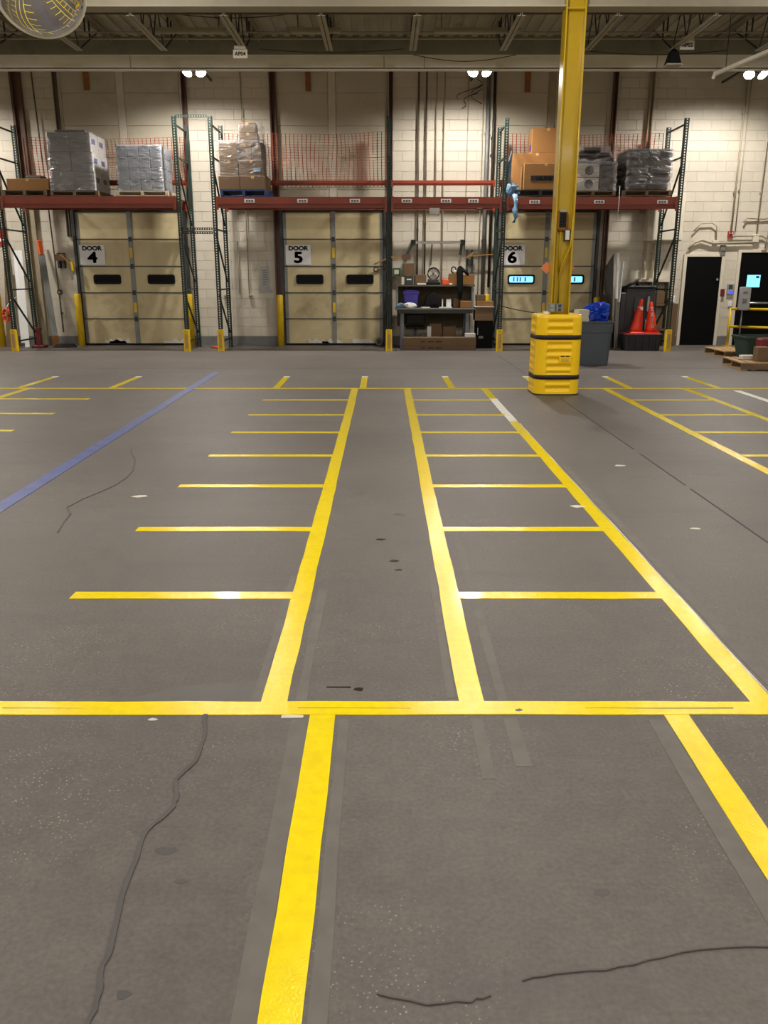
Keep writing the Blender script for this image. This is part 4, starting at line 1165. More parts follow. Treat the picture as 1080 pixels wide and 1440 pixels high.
pallet('p', 'dark pallet under the brown wrapped sacks at the rack end', 4.86, 5.86, YP, 19.1, ZS, 'wood_dark', 0.11)
t = thing('wrapped_load', 'dark brown wrapped stack of sacks at the right end of the rack', 'pallet load', (5.3, 18.5, ZS + 0.11)); z = ZS + 0.112
for r in range(5):
    for c in range(2):
        a = 4.90 + c * 0.45 + (0.03 if r > 0 else 0)
        bx('sack', 'tarp_dark', t, a, a + 0.44, YP + 0.02 + 0.01 * (r % 2), 19.0, z + r * 0.15, z + r * 0.15 + 0.148, bevel=0.035)
bx('cover_sheet', 'tarp_dark', t, 4.93, 5.82, YP + 0.02, 19.0, z + 0.752, z + 0.775, bevel=0.01)
wrap(t, 4.91, 5.83, YP + 0.005, 19.02, z + 0.0, z + 0.785, 'wrap_dark', 0.03)
bm = B(); tube(bm, [(4.78, 18.03, 3.3), (4.79, 18.03, 3.0), (4.78, 18.03, 2.72)], 0.004, 5); tag(obj('string', bm, 'white'), 'white string hanging down over the orange beam by the sacks', 'string')

# ================================================================ BOLLARDS
def bollard(x, y, h, label, r=0.075):
    bm = B(); lathe(bm, (x, y, 0), [(r, 0), (r, h - 0.03), (r * 0.85, h - 0.008), (r * 0.4, h)], 20)
    o = obj('bollard', bm, 'safety_yellow'); tag(o, label, 'bollard')


bollard(-6.93, 19.42, 1.16, 'yellow bollard at the left jamb of DOOR 4')
bollard(-4.40, 19.42, 1.16, 'yellow bollard at the right jamb of DOOR 4, behind the rack post')
bollard(-2.36, 19.42, 1.14, 'yellow bollard at the left jamb of DOOR 5')
bollard(-8.72, 19.3, 1.3, 'yellow bollard at the left edge, beside the leaning boards', 0.10)
bollard(2.33, 19.5, 1.15, 'yellow bollard at the left jamb of DOOR 6, behind the stacked trays')
bollard(4.84, 19.5, 1.09, 'yellow bollard at the right jamb of DOOR 6, behind the grey bin')

# ================================================================ LEFT WALL CLUTTER
def plank(name, label, cat, a, b, wd, th, m, tip=None):
    bm = B(); bar(bm, a, b, wd, th); o = obj(name, bm, m)
    return tag(o, label, cat)


plank('white_board', 'first white board leaning on the wall, the one nearer the frame post', 'board', (-8.12, 19.05, 0.1), (-8.33, 19.68, 2.1), 0.085, 0.02, 'white')
plank('white_board', 'second white board leaning on the wall, nearer the orange-tipped pole', 'board', (-7.99, 18.95, 0.01), (-8.20, 19.62, 2.1), 0.095, 0.02, 'white')
plank('brown_board', 'dark brown board leaning beside the far-left bollard', 'board', (-8.50, 19.2, 0.01), (-8.50, 19.58, 1.9), 0.12, 0.02, 'wood_dark')
t = thing('pry_pole', 'long grey pole with an orange head leaning on the wall left of DOOR 4', 'pole', (-7.38, 19.1, 0))
bm = B(); bar(bm, (-7.40, 19.1, 0.05), (-7.70, 19.58, 2.02), 0.13, 0.03); obj('shaft', bm, 'galv', t)
bm = B(); bar(bm, (-7.70, 19.575, 2.0), (-7.74, 19.61, 2.32), 0.11, 0.05); obj('head', bm, 'orange', t, bevel=0.02)
bm = B(); bar(bm, (-7.37, 19.08, 0.03), (-7.42, 19.12, 0.25), 0.14, 0.05); obj('shoe', bm, 'wood_stain', t)
t = thing('cord_reel', 'orange and black coiled cord hanging on the frame post by the far-left bollard', 'cord', (-8.3, 19.1, 0.7))
bm = B()
for k in range(5):
    tube(bm, [(-8.36 + 0.06 * math.cos(a), 18.85 + 0.03 * k, 0.72 + 0.13 * math.sin(a)) for a in [2 * math.pi * i / 16 for i in range(16)]], 0.012, 6, closed=True)
obj('coil', bm, 'orange', t)
bm = B(); tube(bm, [(-8.36, 18.92, 0.85), (-8.34, 19.2, 1.05), (-8.34, 19.66, 1.1)], 0.01, 6); obj('hook', bm, 'white', t)
t = thing('red_jack', 'small dark red floor jack at the foot of the rear upright', 'jack', (-7.7, 19.0, 0))
bx('base', 'dark_red', t, -7.86, -7.58, 18.85, 19.1, 0, 0.06, bevel=0.01); bx('post', 'dark_red', t, -7.76, -7.67, 18.92, 19.0, 0.06, 0.4); bx('saddle', 'dark_red', t, -7.78, -7.65, 18.9, 19.02, 0.4, 0.44)
bm = B()
for k in range(4):
    tube(bm, [(-7.2 + (0.26 - 0.02 * k) * math.cos(a), 19.1 + 0.13 * math.sin(a), 0.015 + 0.02 * k) for a in [2 * math.pi * i / 20 for i in range(20)]], 0.012, 6, closed=True)
tag(obj('hose_coil', bm, 'cable'), 'dark hose coiled on the floor below the leaning pole', 'hose')
t = thing('lever_control', 'dark dock lever with a yellow hand arm on the wall left of DOOR 4', 'lever', (-7.3, YW, 1.7))
for a in (-7.38, -7.28):
    bx('bracket', 'galv_dark', t, a, a + 0.05, YW - 0.12, YW - 0.001, 1.72, 2.05)
bx('cross_plate', 'rust_post', t, -7.42, -7.2, YW - 0.15, YW - 0.11, 1.88, 2.02)
bm = B(); bar(bm, (-7.28, YW - 0.16, 2.02), (-7.02, YW - 0.2, 1.78), 0.05, 0.03); obj('arm', bm, 'lever_yellow', t)
bm = B(); bar(bm, (-7.02, YW - 0.22, 1.86), (-7.0, YW - 0.22, 1.66), 0.07, 0.05); obj('grip', bm, 'safety_yellow', t)
t = thing('round_switch', 'round wall switch on the conduit left of DOOR 4', 'switch', (-7.43, YW, 1.19))
bm = B(); lathe(bm, (0, 0, 0), [(0.06, 0), (0.06, 0.05), (0.045, 0.07)], 16)
for v in bm.verts:
    v.co = Vector((-7.43 + v.co.x, YW - v.co.z - 0.001, 1.19 + v.co.y))
obj('body', bm, 'conduit_dark', t); bx('button', 'white', t, -7.45, -7.41, YW - 0.09, YW - 0.07, 1.17, 1.21, bevel=0.006)
t = thing('red_sign', 'red and white sign edge on the wall at the far left', 'sign', (-8.7, YW, 2.4))
bx('plate', 'red', t, -8.95, -8.5, YW - 0.02, YW - 0.001, 2.2, 2.6); bx('band', 'sign_white', t, -8.95, -8.5, YW - 0.023, YW - 0.02, 2.3, 2.36)
# wall between the racks
for x, lab in ((-3.62, 'first round wall socket behind the right rack, nearer the gap'), (-3.05, 'second round wall socket at the foot of the thin conduit')):
    t = thing('wall_socket', lab, 'socket', (x, YW, 1.1))
    bm = B(); lathe(bm, (0, 0, 0), [(0.05, 0), (0.055, 0.06), (0.04, 0.09)], 14)
    for v in bm.verts:
        v.co = Vector((x + v.co.x, YW - v.co.z - 0.001, 1.1 + v.co.y))
    obj('body', bm, 'conduit', t); bx('face', 'conduit_dark', t, x - 0.025, x + 0.025, YW - 0.097, YW - 0.09, 1.08, 1.12)
t = thing('paper_notice', 'long white paper notice taped to the wall left of DOOR 5', 'notice', (-2.7, YW, 1.2))
bm = B(); vs = [bm.verts.new(p) for p in ((-2.80, YW - 0.012, 1.76), (-2.62, YW - 0.012, 1.76), (-2.615, YW - 0.02, 1.32), (-2.55, YW - 0.022, 1.22), (-2.56, YW - 0.014, 1.17), (-2.84, YW - 0.014, 1.18), (-2.82, YW - 0.02, 1.30))]
bm.faces.new(vs); bmesh.ops.solidify(bm, geom=bm.faces[:], thickness=0.003); obj('sheet', bm, 'sign_white', t)
for k in range(7):
    bx('print', 'ink_grey', t, -2.77, -2.77 + random.uniform(0.06, 0.13), YW - 0.0225, YW - 0.021, 1.36 + k * 0.05, 1.372 + k * 0.05)
bm = B(); tube(bm, [(-3.85, 18.9, 0.02), (-3.7, 18.8, 0.02), (-3.62, 18.95, 0.035), (-3.75, 19.05, 0.02), (-3.6, 19.05, 0.02)], 0.022, 7); tag(obj('cord', bm, 'orange'), 'orange cord heaped on the floor between the two racks', 'cord')
t = thing('wall_rod', 'rusty orange wooden block high above DOOR 4', 'block', (-6.39, YW, 5.36)); bx('block', 'wood_stain', t, -6.46, -6.34, YW - 0.05, YW - 0.005, 5.4, 6.0)
t = thing('wall_rod', 'rusty orange wooden block high above DOOR 5', 'block', (-1.6, YW, 5.36)); bx('block', 'wood_stain', t, -1.69, -1.58, YW - 0.05, YW - 0.005, 5.38, 6.0)
t = thing('wall_rod', 'rusty orange wooden block high above DOOR 6', 'block', (2.9, YW, 5.36)); bx('block', 'wood_stain', t, 3.03, 3.15, YW - 0.05, YW - 0.005, 5.36, 6.0)
bm = B()
for k in range(4):
    tube(bm, [(2.0 + 0.12 * math.sin(k + i * 0.9) - 0.07 * i * (k % 2), yc, 5.6 - 0.09 * k - 0.05 * i) for i in range(7)], 0.008, 5)
tag(obj('cable_tangle', bm, 'cable'), 'tangle of dark cables high on the wall beside the pipe bundle', 'cable')
for x, z, lab in ((1.08, 2.84, 'grey tag plate hanging under the beam over the bench'), (2.06, 2.95, 'small grey tag under the beam near the pipe bundle')):
    o = bx('tag_plate', 'panel_grey', None, x - 0.10 if x < 2 else x - 0.05, x + 0.12 if x < 2 else x + 0.06, 19.08, 19.09, z, z + 0.2); tag(o, lab, 'tag')

# ================================================================ WORKBENCH
t = thing('workbench', 'grey steel workbench with a raised shelf under the middle of the rack', 'workbench', (1.12, 19.0, 0))
bx('bench_top', 'bench', t, 0.25, 2.0, 18.75, 19.5, 0.83, 0.87, bevel=0.006)
bx('front_rail', 'galv_dark', t, 0.28, 1.95, 18.77, 18.80, 0.76, 0.83)
for x in (0.36, 1.80):
    bx('leg', 'bench_leg', t, x, x + 0.08, 18.80, 18.88, 0, 0.83); bx('leg', 'bench_leg', t, x, x + 0.08, 19.38, 19.46, 0, 0.83)
for x in (0.27, 1.94):
    bx('shelf_post', 'galv', t, x, x + 0.04, 18.95, 18.99, 0.87, 1.33); bx('shelf_post', 'galv_dark', t, x, x + 0.04, 19.42, 19.46, 0.87, 1.33)
bx('raised_shelf', 'bench', t, 0.26, 2.0, 18.92, 19.48, 1.33, 1.36)
bx('back_board', 'grime_back', t, 0.30, 1.96, 19.47, 19.49, 0.45, 1.33)
bx('lower_shelf', 'galv_dark', t, 0.96, 1.88, 18.9, 19.45, 0.14, 0.17)


def item(name, label, cat, m, *a, bevel=0.008, extra=None):
    t = thing(name, label, cat, ((a[0] + a[1]) / 2, (a[2] + a[3]) / 2, a[4])); bx('body', m, t, *a, bevel=bevel)
    return t


SH, TB = 1.361, 0.871
t = item('tape_dispenser', 'dark label printer on the bench shelf, beside the cream stick', 'printer', 'galv_dark', 0.45, 0.64, 19.0, 19.2, SH, SH + 0.20)
bx('slot_label', 'sign_white', t, 0.50, 0.60, 18.996, 19.0, SH + 0.10, SH + 0.13)
item('cream_carton', 'narrow cream carton standing at the left end of the bench shelf', 'box', 'cream_box', 0.38, 0.445, 19.0, 19.1, SH, SH + 0.16)
t = item('brown_case', 'dark brown case standing on top of the label printer', 'case', 'card_dark', 0.42, 0.66, 19.02, 19.25, SH + 0.202, SH + 0.46)
item('brown_carton', 'brown carton on the bench shelf between the printer and the fan', 'box', 'card_dark', 0.68, 0.93, 19.0, 19.3, SH, SH + 0.21)
t = item('paper_stack', 'small white paper stack at the front of the bench shelf', 'paper', 'sign_white', 0.73, 0.92, 18.93, 18.995, SH, SH + 0.035, bevel=0.003)
# fan
t = thing('desk_fan', 'round black desk fan with a pale face on the bench shelf', 'fan', (1.08, 19.1, SH))
bx('base', 'black', t, 0.94, 1.24, 19.0, 19.2, SH, SH + 0.06, bevel=0.01); bx('control_box', 'machine', t, 0.97, 1.21, 19.02, 19.18, SH + 0.06, SH + 0.12, bevel=0.008)
fc = Vector((1.09, 19.08, SH + 0.235))
bm = B(); tube(bm, [fc + Vector((0.125 * math.cos(a), 0, 0.125 * math.sin(a))) for a in [2 * math.pi * k / 28 for k in range(28)]], 0.013, 8, closed=True); obj('guard_ring', bm, 'black', t)
bm = B(); lathe(bm, (0, 0, 0), [(0.112, 0), (0.112, 0.02)], 28)
for v in bm.verts:
    v.co = fc + Vector((v.co.x, 0.03 - v.co.z, v.co.y))
obj('back_guard', bm, 'cream_box', t)
for k in range(3):
    a = R(90 + 120 * k); bm = B(); bar(bm, fc + Vector((0.015 * math.cos(a), -0.005, 0.015 * math.sin(a))), fc + Vector((0.095 * math.cos(a), 0.003, 0.095 * math.sin(a))), 0.05, 0.006); obj('blade', bm, 'grey_plastic', t)
bm = B()
for k in range(10):
    a = R(36 * k); tube(bm, [fc + Vector((0, -0.018, 0)), fc + Vector((0.125 * math.cos(a), 0, 0.125 * math.sin(a)))], 0.002, 4)
obj('wire_guard', bm, 'galv_dark', t)
t = item('orange_case', 'bright orange parts box on the bench shelf beside the fan', 'box', 'orange', 1.28, 1.42, 18.95, 19.1, SH, SH + 0.11, bevel=0.01)
bx('lid', 'orange', t, 1.26, 1.40, 18.96, 19.1, SH + 0.111, SH + 0.135, rot=Matrix.Rotation(R(8), 3, 'Y'))
item('white_packet', 'white packet lying beside the orange parts box', 'packet', 'sign_white', 1.43, 1.50, 18.93, 19.0, SH, SH + 0.03)
t = thing('cut_carton', 'tan tapering carton on the bench shelf holding a tape roll', 'box', (1.52, 19.05, SH))
bm = B(); loft(bm, [[(1.515 + p[0], 19.1 + p[1], z_) for p in ((-h, -0.12), (h, -0.12), (h, 0.12), (-h, 0.12))] for h, z_ in ((0.105, SH), (0.075, SH + 0.24))], False); obj('body', bm, 'card', t)
t = thing('tape_roll', 'dark ring tape roll propped on the tan tapering carton', 'tape', (1.55, 19.05, SH + 0.25))
bm = B(); tube(bm, [(1.53 + 0.05 * math.cos(a), 19.03, SH + 0.315 + 0.065 * math.sin(a)) for a in [2 * math.pi * k / 20 for k in range(20)]], 0.014, 8, closed=True); obj('ring', bm, 'black', t)
bm = B(); lathe(bm, (1.56, 19.03, SH + 0.242), [(0.03, 0), (0.035, 0.05), (0.02, 0.07)], 10); obj('stub', bm, 'sign_white', t)
t = thing('black_jacket', 'black jacket hanging over the bench shelf edge from a hook', 'jacket', (1.65, 18.9, SH))
bm = B(); loft(bm, [[(1.66 + ox + p[0], 18.86 + p[1], z_) for p in rrect(h, 0.045, 0.03, 3)] for h, ox, z_ in ((0.05, 0.0, SH - 0.30), (0.06, 0.01, SH - 0.1), (0.065, 0.0, SH + 0.1), (0.075, -0.01, SH + 0.26), (0.06, 0.0, SH + 0.36), (0.02, 0.0, SH + 0.40))], True); obj('body', bm, 'black', t)
bm = B(); tube(bm, [(1.70, 18.88, SH + 0.33), (1.78, 18.87, SH + 0.27), (1.84, 18.87, SH + 0.2)], [0.04, 0.035, 0.025], 8); obj('sleeve', bm, 'black', t)
item('tan_carton', 'tan carton at the right end of the bench shelf', 'box', 'card', 1.72, 1.99, 19.0, 19.3, SH, SH + 0.22)
t = item('wall_gauge', 'small green-framed gauge on the wall side of the rack post', 'gauge', 'gauge_green', 0.19, 0.37, 19.3, 19.34, 1.55, 1.72, bevel=0.004); bx('face', 'cream_box', t, 0.23, 0.33, 19.295, 19.30, 1.59, 1.68)  # green-framed picture, built as a plate with a pale centre
bm = B(); bar(bm, (0.28, 19.34, 1.63), (0.28, 19.74, 1.63), 0.03, 0.03); obj('bracket', bm, 'galv_dark', t)
# on the bench top
t = thing('purple_bin', 'purple plastic bin at the back left of the bench top', 'bin', (0.6, 19.2, TB))
bm = B(); loft(bm, [[(0.60 + p[0], 19.2 + p[1], z_) for p in rrect(h, 0.15, 0.03)] for h, z_ in ((0.15, TB), (0.165, TB + 0.30), (0.175, TB + 0.31), (0.17, TB + 0.36), (0.15, TB + 0.37), (0.10, TB + 0.38))], False); obj('body', bm, 'purple', t)
bx('lid_rim', 'purple', t, 0.42, 0.78, 19.03, 19.06, TB + 0.29, TB + 0.36, bevel=0.01)
for x, lab, m in ((0.50, 'crumpled white cloth on the bench beside the purple bin', 'cloth_white'), (0.62, 'white glove lying at the bench edge right of the crumpled cloth', 'cloth_white'), (0.37, 'pale blue rag at the left corner of the bench', 'film_blue')):
    bm = B(); bmesh.ops.create_icosphere(bm, subdivisions=3, radius=0.085, matrix=Matrix.Translation((x, 18.85, TB + 0.055)) @ Matrix.Diagonal((1.1, 0.8, 0.7, 1)))
    for v in bm.verts:
        v.co += Vector((noise.noise(v.co * 12), noise.noise(v.co * 12 + Vector((7, 0, 0))), noise.noise(v.co * 11 + Vector((0, 3, 0))))) * 0.035
        v.co.z = max(v.co.z, TB + 0.001)
    for f in bm.faces:
        f.smooth = True
    tag(obj('cloth', bm, m), lab, 'cloth')
t = thing('black_bag', 'black slumped bag on the middle of the bench top', 'bag', (1.06, 19.0, TB))
bm = B(); loft(bm, [[(1.07 + ox + p[0], 19.05 + p[1], TB + z_) for p in rrect(h, 0.12, 0.05, 4)] for h, ox, z_ in ((0.15, 0, 0.0), (0.165, 0.0, 0.1), (0.15, -0.01, 0.2), (0.09, 0.0, 0.29), (0.04, 0.01, 0.33))], True); obj('body', bm, 'black', t)
bm = B(); tube(bm, [(1.02, 19.0, TB + 0.3), (1.05, 18.97, TB + 0.38), (1.11, 19.0, TB + 0.31)], 0.01, 6); obj('handle', bm, 'black', t)
for x0, x1, dz, rz, lab in ((0.82, 1.0, 0.0, 8, 'white paper sheet at the front edge of the bench'), (1.22, 1.5, 0.0, -6, 'loose white papers on the bench right of the black bag')):
    o = bx('paper', 'sign_white', None, x0, x1, 18.78, 18.98, TB + 0.001, TB + 0.02, rot=Matrix.Rotation(R(rz), 3, 'Z')); tag(o, lab, 'paper')
item('white_carton', 'white carton standing on the bench papers', 'box', 'sign_white', 1.38, 1.49, 19.0, 19.12, TB + 0.001, TB + 0.19)
item('white_bottle_box', 'slim white carton standing left of the white carton on the bench', 'box', 'sign_white', 1.28, 1.31, 19.0, 19.06, TB + 0.001, TB + 0.19)
item('brown_tin', 'reddish brown box at the back right of the bench top', 'box', 'card_dark', 1.54, 1.66, 18.98, 19.1, TB + 0.001, TB + 0.21)
item('brown_carton', 'low tan carton at the right front of the bench top', 'box', 'card', 1.68, 1.92, 18.8, 19.0, TB + 0.001, TB + 0.15)
# under the bench
t = thing('office_chair', 'black chair pushed under the left of the bench', 'chair', (0.7, 18.95, 0))
bx('seat', 'black', t, 0.48, 0.92, 18.85, 19.25, 0.42, 0.48, bevel=0.02); bx('backrest', 'black', t, 0.48, 0.90, 18.80, 18.85, 0.52, 0.74, bevel=0.03)
bx('stem', 'galv_dark', t, 0.67, 0.73, 19.0, 19.06, 0.06, 0.42)
for k in range(5):
    a = R(72 * k + 20); bm = B(); bar(bm, (0.7, 19.03, 0.08), (0.7 + 0.24 * math.cos(a), 19.03 + 0.24 * math.sin(a), 0.05), 0.04, 0.03); obj('leg', bm, 'black', t)
SV = 0.171
item('brown_carton', 'brown carton with a white sticker under the bench', 'box', 'card_dark', 1.00, 1.28, 18.92, 19.2, SV, SV + 0.36)
item('brown_carton', 'squat brown carton under the bench beside the stickered one', 'box', 'card_dark', 1.31, 1.60, 18.92, 19.2, SV, SV + 0.30)
item('white_label', 'small white sticker card leaning on the carton under the bench', 'card', 'sign_white', 0.96, 1.05, 18.900, 18.912, SV + 0.0, SV + 0.30)
item('printed_carton', 'white printed carton standing on the long carton by the bench leg', 'box', 'card_white', 1.77, 1.99, 18.45, 18.62, 0.262, 0.35)
for z0, z1, lab in ((0.0, 0.085, 'bottom one of the two long brown cartons before the bench'), (0.086, 0.26, 'upper one of the two long brown cartons before the bench')):
    t = thing('long_carton', lab, 'box', (1.2, 18.5, z0)); c_ = carton(t, 0.42, 2.0, 18.40, 18.72, z0 + 0.0005, z1, 'card_dark')
    for k in range(3):
        bx('print', 'ink', c_, 0.80 + k * 0.16, 0.90 + k * 0.18, 18.398, 18.40, (z0 + z1) / 2 - 0.008, (z0 + z1) / 2 + 0.012)
# stack on a black bin to the right of the bench
t = thing('black_bin', 'black steel bin under the stacked trays at the end of the bench', 'bin', (2.25, 19.0, 0))
bx('body', 'black_paint', t, 2.04, 2.40, 18.75, 19.25, 0, 0.60, bevel=0.01); bx('latch', 'steel_bright', t, 2.06, 2.075, 18.74, 18.75, 0.3, 0.45); bx('plate', 'panel_grey', t, 2.09, 2.19, 18.745, 18.75, 0.22, 0.27)
item('brown_tray', 'lower dark brown tray on the black bin', 'tray', 'card_dark', 2.0, 2.40, 18.74, 19.2, 0.601, 0.76)
item('brown_tray', 'upper dark red-brown tray under the white sheet', 'tray', 'card_dark', 2.0, 2.40, 18.74, 19.2, 0.761, 0.89)
item('white_sheet', 'white sheet lying across the brown trays', 'sheet', 'sign_white', 1.99, 2.41, 18.72, 19.2, 0.891, 0.905, bevel=0.002)
item('flat_carton', 'flat tan carton with a white lid on the trays', 'box', 'card', 2.04, 2.40, 18.78, 19.1, 0.906, 1.02)
item('brown_carton', 'small brown carton topmost on the trays by the rack post', 'box', 'card_dark', 2.03, 2.23, 18.85, 19.1, 1.021, 1.15)
# loading lever rig on the wall
t = thing('lever_rig', 'steel lever bar on the wall above the bench with a sagging left arm', 'lever', (1.2, YW, 2.26))
bm = B(); bar(bm, (0.64, YW - 0.12, 2.27), (1.79, YW - 0.12, 2.27), 0.05, 0.05); obj('cross_bar', bm, 'steel_bright', t)
bm = B(); bar(bm, (0.66, YW - 0.12, 2.28), (0.50, YW - 0.2, 1.98), 0.05, 0.05); obj('drop_arm', bm, 'galv_dark', t)
bm = B(); bar(bm, (1.75, YW - 0.12, 2.27), (1.72, YW - 0.10, 2.0), 0.04, 0.04); obj('drop_arm', bm, 'galv_dark', t)
for q in (0.66, 1.77):
    bx('bracket', 'galv_dark', t, q - 0.05, q + 0.05, YW - 0.15, YW - 0.001, 2.23, 2.33)
bm = B(); bar(bm, (0.50, YW - 0.22, 1.99), (0.10, YW - 0.25, 1.95), 0.035, 0.03); obj('handle', bm, 'lever_yellow', t)
bm = B(); bar(bm, (1.08, YW - 0.11, 2.24), (1.06, YW - 0.06, 1.78), 0.02, 0.02); obj('hanging_rod', bm, 'galv_dark', t)
bx('pivot', 'rust_post', t, 0.42, 0.60, YW - 0.3, YW - 0.18, 1.9, 2.02)
t = thing('lever_control', 'dock lever with a long yellow arm on the wall left of DOOR 6', 'lever', (1.95, YW, 1.6))
for a in (1.86, 1.97):
    bx('bracket', 'galv_dark', t, a, a + 0.045, YW - 0.1, YW - 0.001, 1.62, 2.12)
bx('plate', 'panel_grey', t, 1.905, 1.97, YW - 0.08, YW - 0.001, 1.62, 1.95)
bm = B(); bar(bm, (1.93, YW - 0.19, 1.98), (2.48, YW - 0.19, 2.02), 0.024, 0.024); obj('arm', bm, 'lever_yellow', t)
bm = B(); bar(bm, (1.86, YW - 0.16, 1.95), (2.03, YW - 0.16, 2.06), 0.05, 0.04); obj('grip', bm, 'lever_yellow', t)
t = thing('dock_lever', 'yellow dock lever end with a roller at the right jamb of DOOR 5', 'lever', (-0.15, YW - 0.2, 1.8))
bm = B(); bar(bm, (0.05, YW - 0.2, 1.92), (-0.22, YW - 0.2, 1.80), 0.04, 0.03); obj('arm', bm, 'lever_yellow', t)
bm = B(); tube(bm, [(-0.18 + 0.05 * math.cos(a), YW - 0.2, 1.69 + 0.05 * math.sin(a)) for a in [2 * math.pi * k / 16 for k in range(16)]], 0.014, 6, closed=True); obj('roller', bm, 'galv_dark', t)
bm = B(); bar(bm, (0.05, YW - 0.2, 1.92), (0.14, YW - 0.10, 1.93), 0.03, 0.03); obj('stub', bm, 'galv_dark', t)
t = thing('rubber_wheel', 'grey rubber wheel leaning at the foot of DOOR 5', 'wheel', (-0.11, 19.45, 0.09))
bm = B(); tube(bm, [(-0.11 + 0.07 * math.cos(a), 19.5, 0.092 + 0.07 * math.sin(a)) for a in [2 * math.pi * k / 20 for k in range(20)]], 0.022, 8, closed=True); obj('tyre', bm, 'panel_grey', t)
bm = B(); tube(bm, [(-0.11, 19.48, 0.092), (-0.11, 19.52, 0.092)], 0.055, 12); obj('hub', bm, 'galv_dark', t)
bm = B(); tube(bm, [(2.5 + 0.23 * k, 18.9 + 0.02 * k, 0.93 - 0.18 * math.sin(math.pi * k / 10)) for k in range(11)], 0.01, 5); tag(obj('slack_cable', bm, 'cable'), 'slack dark cable slung across the front of DOOR 6', 'cable')

# ================================================================ RIGHT: BIN, PANELS, MACHINE, CONES, TOTE
t = thing('trash_can', 'square grey plastic rubbish bin just behind the yellow guard', 'bin', (3.72, 15.35, 0))
bm = B(); loft(bm, [[(3.74 + p[0], 15.38 + p[1], z_) for p in rrect(h, h, 0.07)] for h, z_ in ((0.285, 0.0), (0.29, 0.03), (0.31, 0.58), (0.325, 0.58), (0.33, 0.74), (0.345, 0.75), (0.345, 0.775), (0.31, 0.775), (0.25, 0.05))], False); obj('body', bm, 'can_grey', t)
bx('print', 'ink', t, 3.68, 3.80, 15.053, 15.056, 0.69, 0.715); bx('print', 'ink', t, 3.71, 3.77, 15.053, 15.056, 0.655, 0.668)
for s in (-1, 1):
    bx('handle', 'can_grey', t, 3.74 + s * 0.35 - 0.02, 3.74 + s * 0.35 + 0.02, 15.28, 15.48, 0.68, 0.72)
t = thing('blue_bag', 'crumpled shiny blue plastic bag heaped in the grey bin', 'bag', (3.83, 15.35, 0.78))
bm = B()
bmesh.ops.create_icosphere(bm, subdivisions=4, radius=0.165, matrix=Matrix.Translation((3.84, 15.36, 0.93)) @ Matrix.Diagonal((1.0, 0.9, 0.95, 1)))
for v in bm.verts:
    n_ = noise.noise(v.co * 9) * 0.09 + (0.06 - abs(noise.noise(v.co * 13)) * 0.16)
    v.co += (v.co - Vector((3.84, 15.36, 0.93))).normalized() * n_
obj('film', bm, 'bag_blue', t)
t = thing('paper_cup_box', 'crushed cream carton sticking out of the grey bin beside the blue bag', 'box', (3.52, 15.3, 0.78))
bx('upper', 'cream_box', t, 3.44, 3.64, 15.2, 15.4, 0.88, 0.97, rot=Matrix.Rotation(R(12), 3, 'Z')); bx('lower', 'cream_box', t, 3.50, 3.65, 15.2, 15.35, 0.74, 0.88, rot=Matrix.Rotation(R(-10), 3, 'Y'))

# leaning sheets beside DOOR 6
def sheet(label, pts, th, m):
    bm = B(); vs = [bm.verts.new(p) for p in pts]; bm.faces.new(vs); bmesh.ops.solidify(bm, geom=bm.faces[:], thickness=th); tag(obj('leaning_sheet', bm, m), label, 'sheet')


sheet('tall grey sheet leaning against the wall right of DOOR 6', [(4.98, 18.48, 0.01), (5.08, 19.5, 0.01), (4.99, 19.62, 1.72), (4.90, 18.56, 2.02)], 0.025, 'panel_grey')
sheet('dark warped sheet leaning in front of the tall grey one', [(4.87, 18.55, 0.01), (4.93, 19.25, 0.01), (4.86, 19.33, 1.30), (4.81, 18.65, 1.1)], 0.02, 'wood_dark')
for (p0, p1, p2), lab in ((((5.03, 18.40, 0.01), (4.99, 18.44, 1.08), (4.96, 18.48, 2.02)), 'white-topped board leaning upright beside the tall grey sheet'),
                          (((5.10, 18.62, 0.01), (5.10, 18.66, 1.0), (5.13, 18.70, 1.86)), 'second white-topped board, leaning against the charcoal machine')):
    t = thing('leaning_board', lab, 'board', p0)
    bm = B(); bar(bm, p0, p1, 0.06, 0.03); obj('lower_end', bm, 'panel_grey', t)
    bm = B(); bar(bm, p1, p2, 0.06, 0.03); obj('white_end', bm, 'white', t)
# charcoal machine
t = thing('wrapping_machine', 'charcoal floor machine with a hose behind the traffic cones', 'machine', (5.5, 19.1, 0))
bx('cabinet', 'machine', t, 5.30, 5.94, 18.85, 19.4, 0.0, 1.30, bevel=0.02)
bx('side_mast', 'machine', t, 5.16, 5.29, 18.75, 19.2, 0.0, 1.2, bevel=0.02)
bx('recess', 'black', t, 5.50, 5.66, 18.838, 18.85, 0.15, 0.62); bx('gauge_plate', 'galv_dark', t, 5.50, 5.64, 18.83, 18.85, 0.78, 1.1)
bx('red_lamp', 'dark_red', t, 5.51, 5.62, 18.82, 18.83, 0.66, 0.84); bx('handle_strip', 'steel_bright', t, 5.78, 5.83, 18.82, 18.85, 0.8, 1.12); bx('lower_strip', 'grey_plastic', t, 5.77, 5.81, 18.83, 18.85, 0.3, 0.62)
bx('top_lid', 'machine', t, 5.28, 5.96, 18.83, 19.42, 1.30, 1.34, bevel=0.01)
bm = B(); tube(bm, [(5.22, 18.9, 1.2), (5.25, 18.85, 1.3), (5.4, 18.85, 1.38), (5.52, 18.88, 1.42), (5.58, 18.95, 1.34)], 0.03, 8); obj('hose', bm, 'black', t)
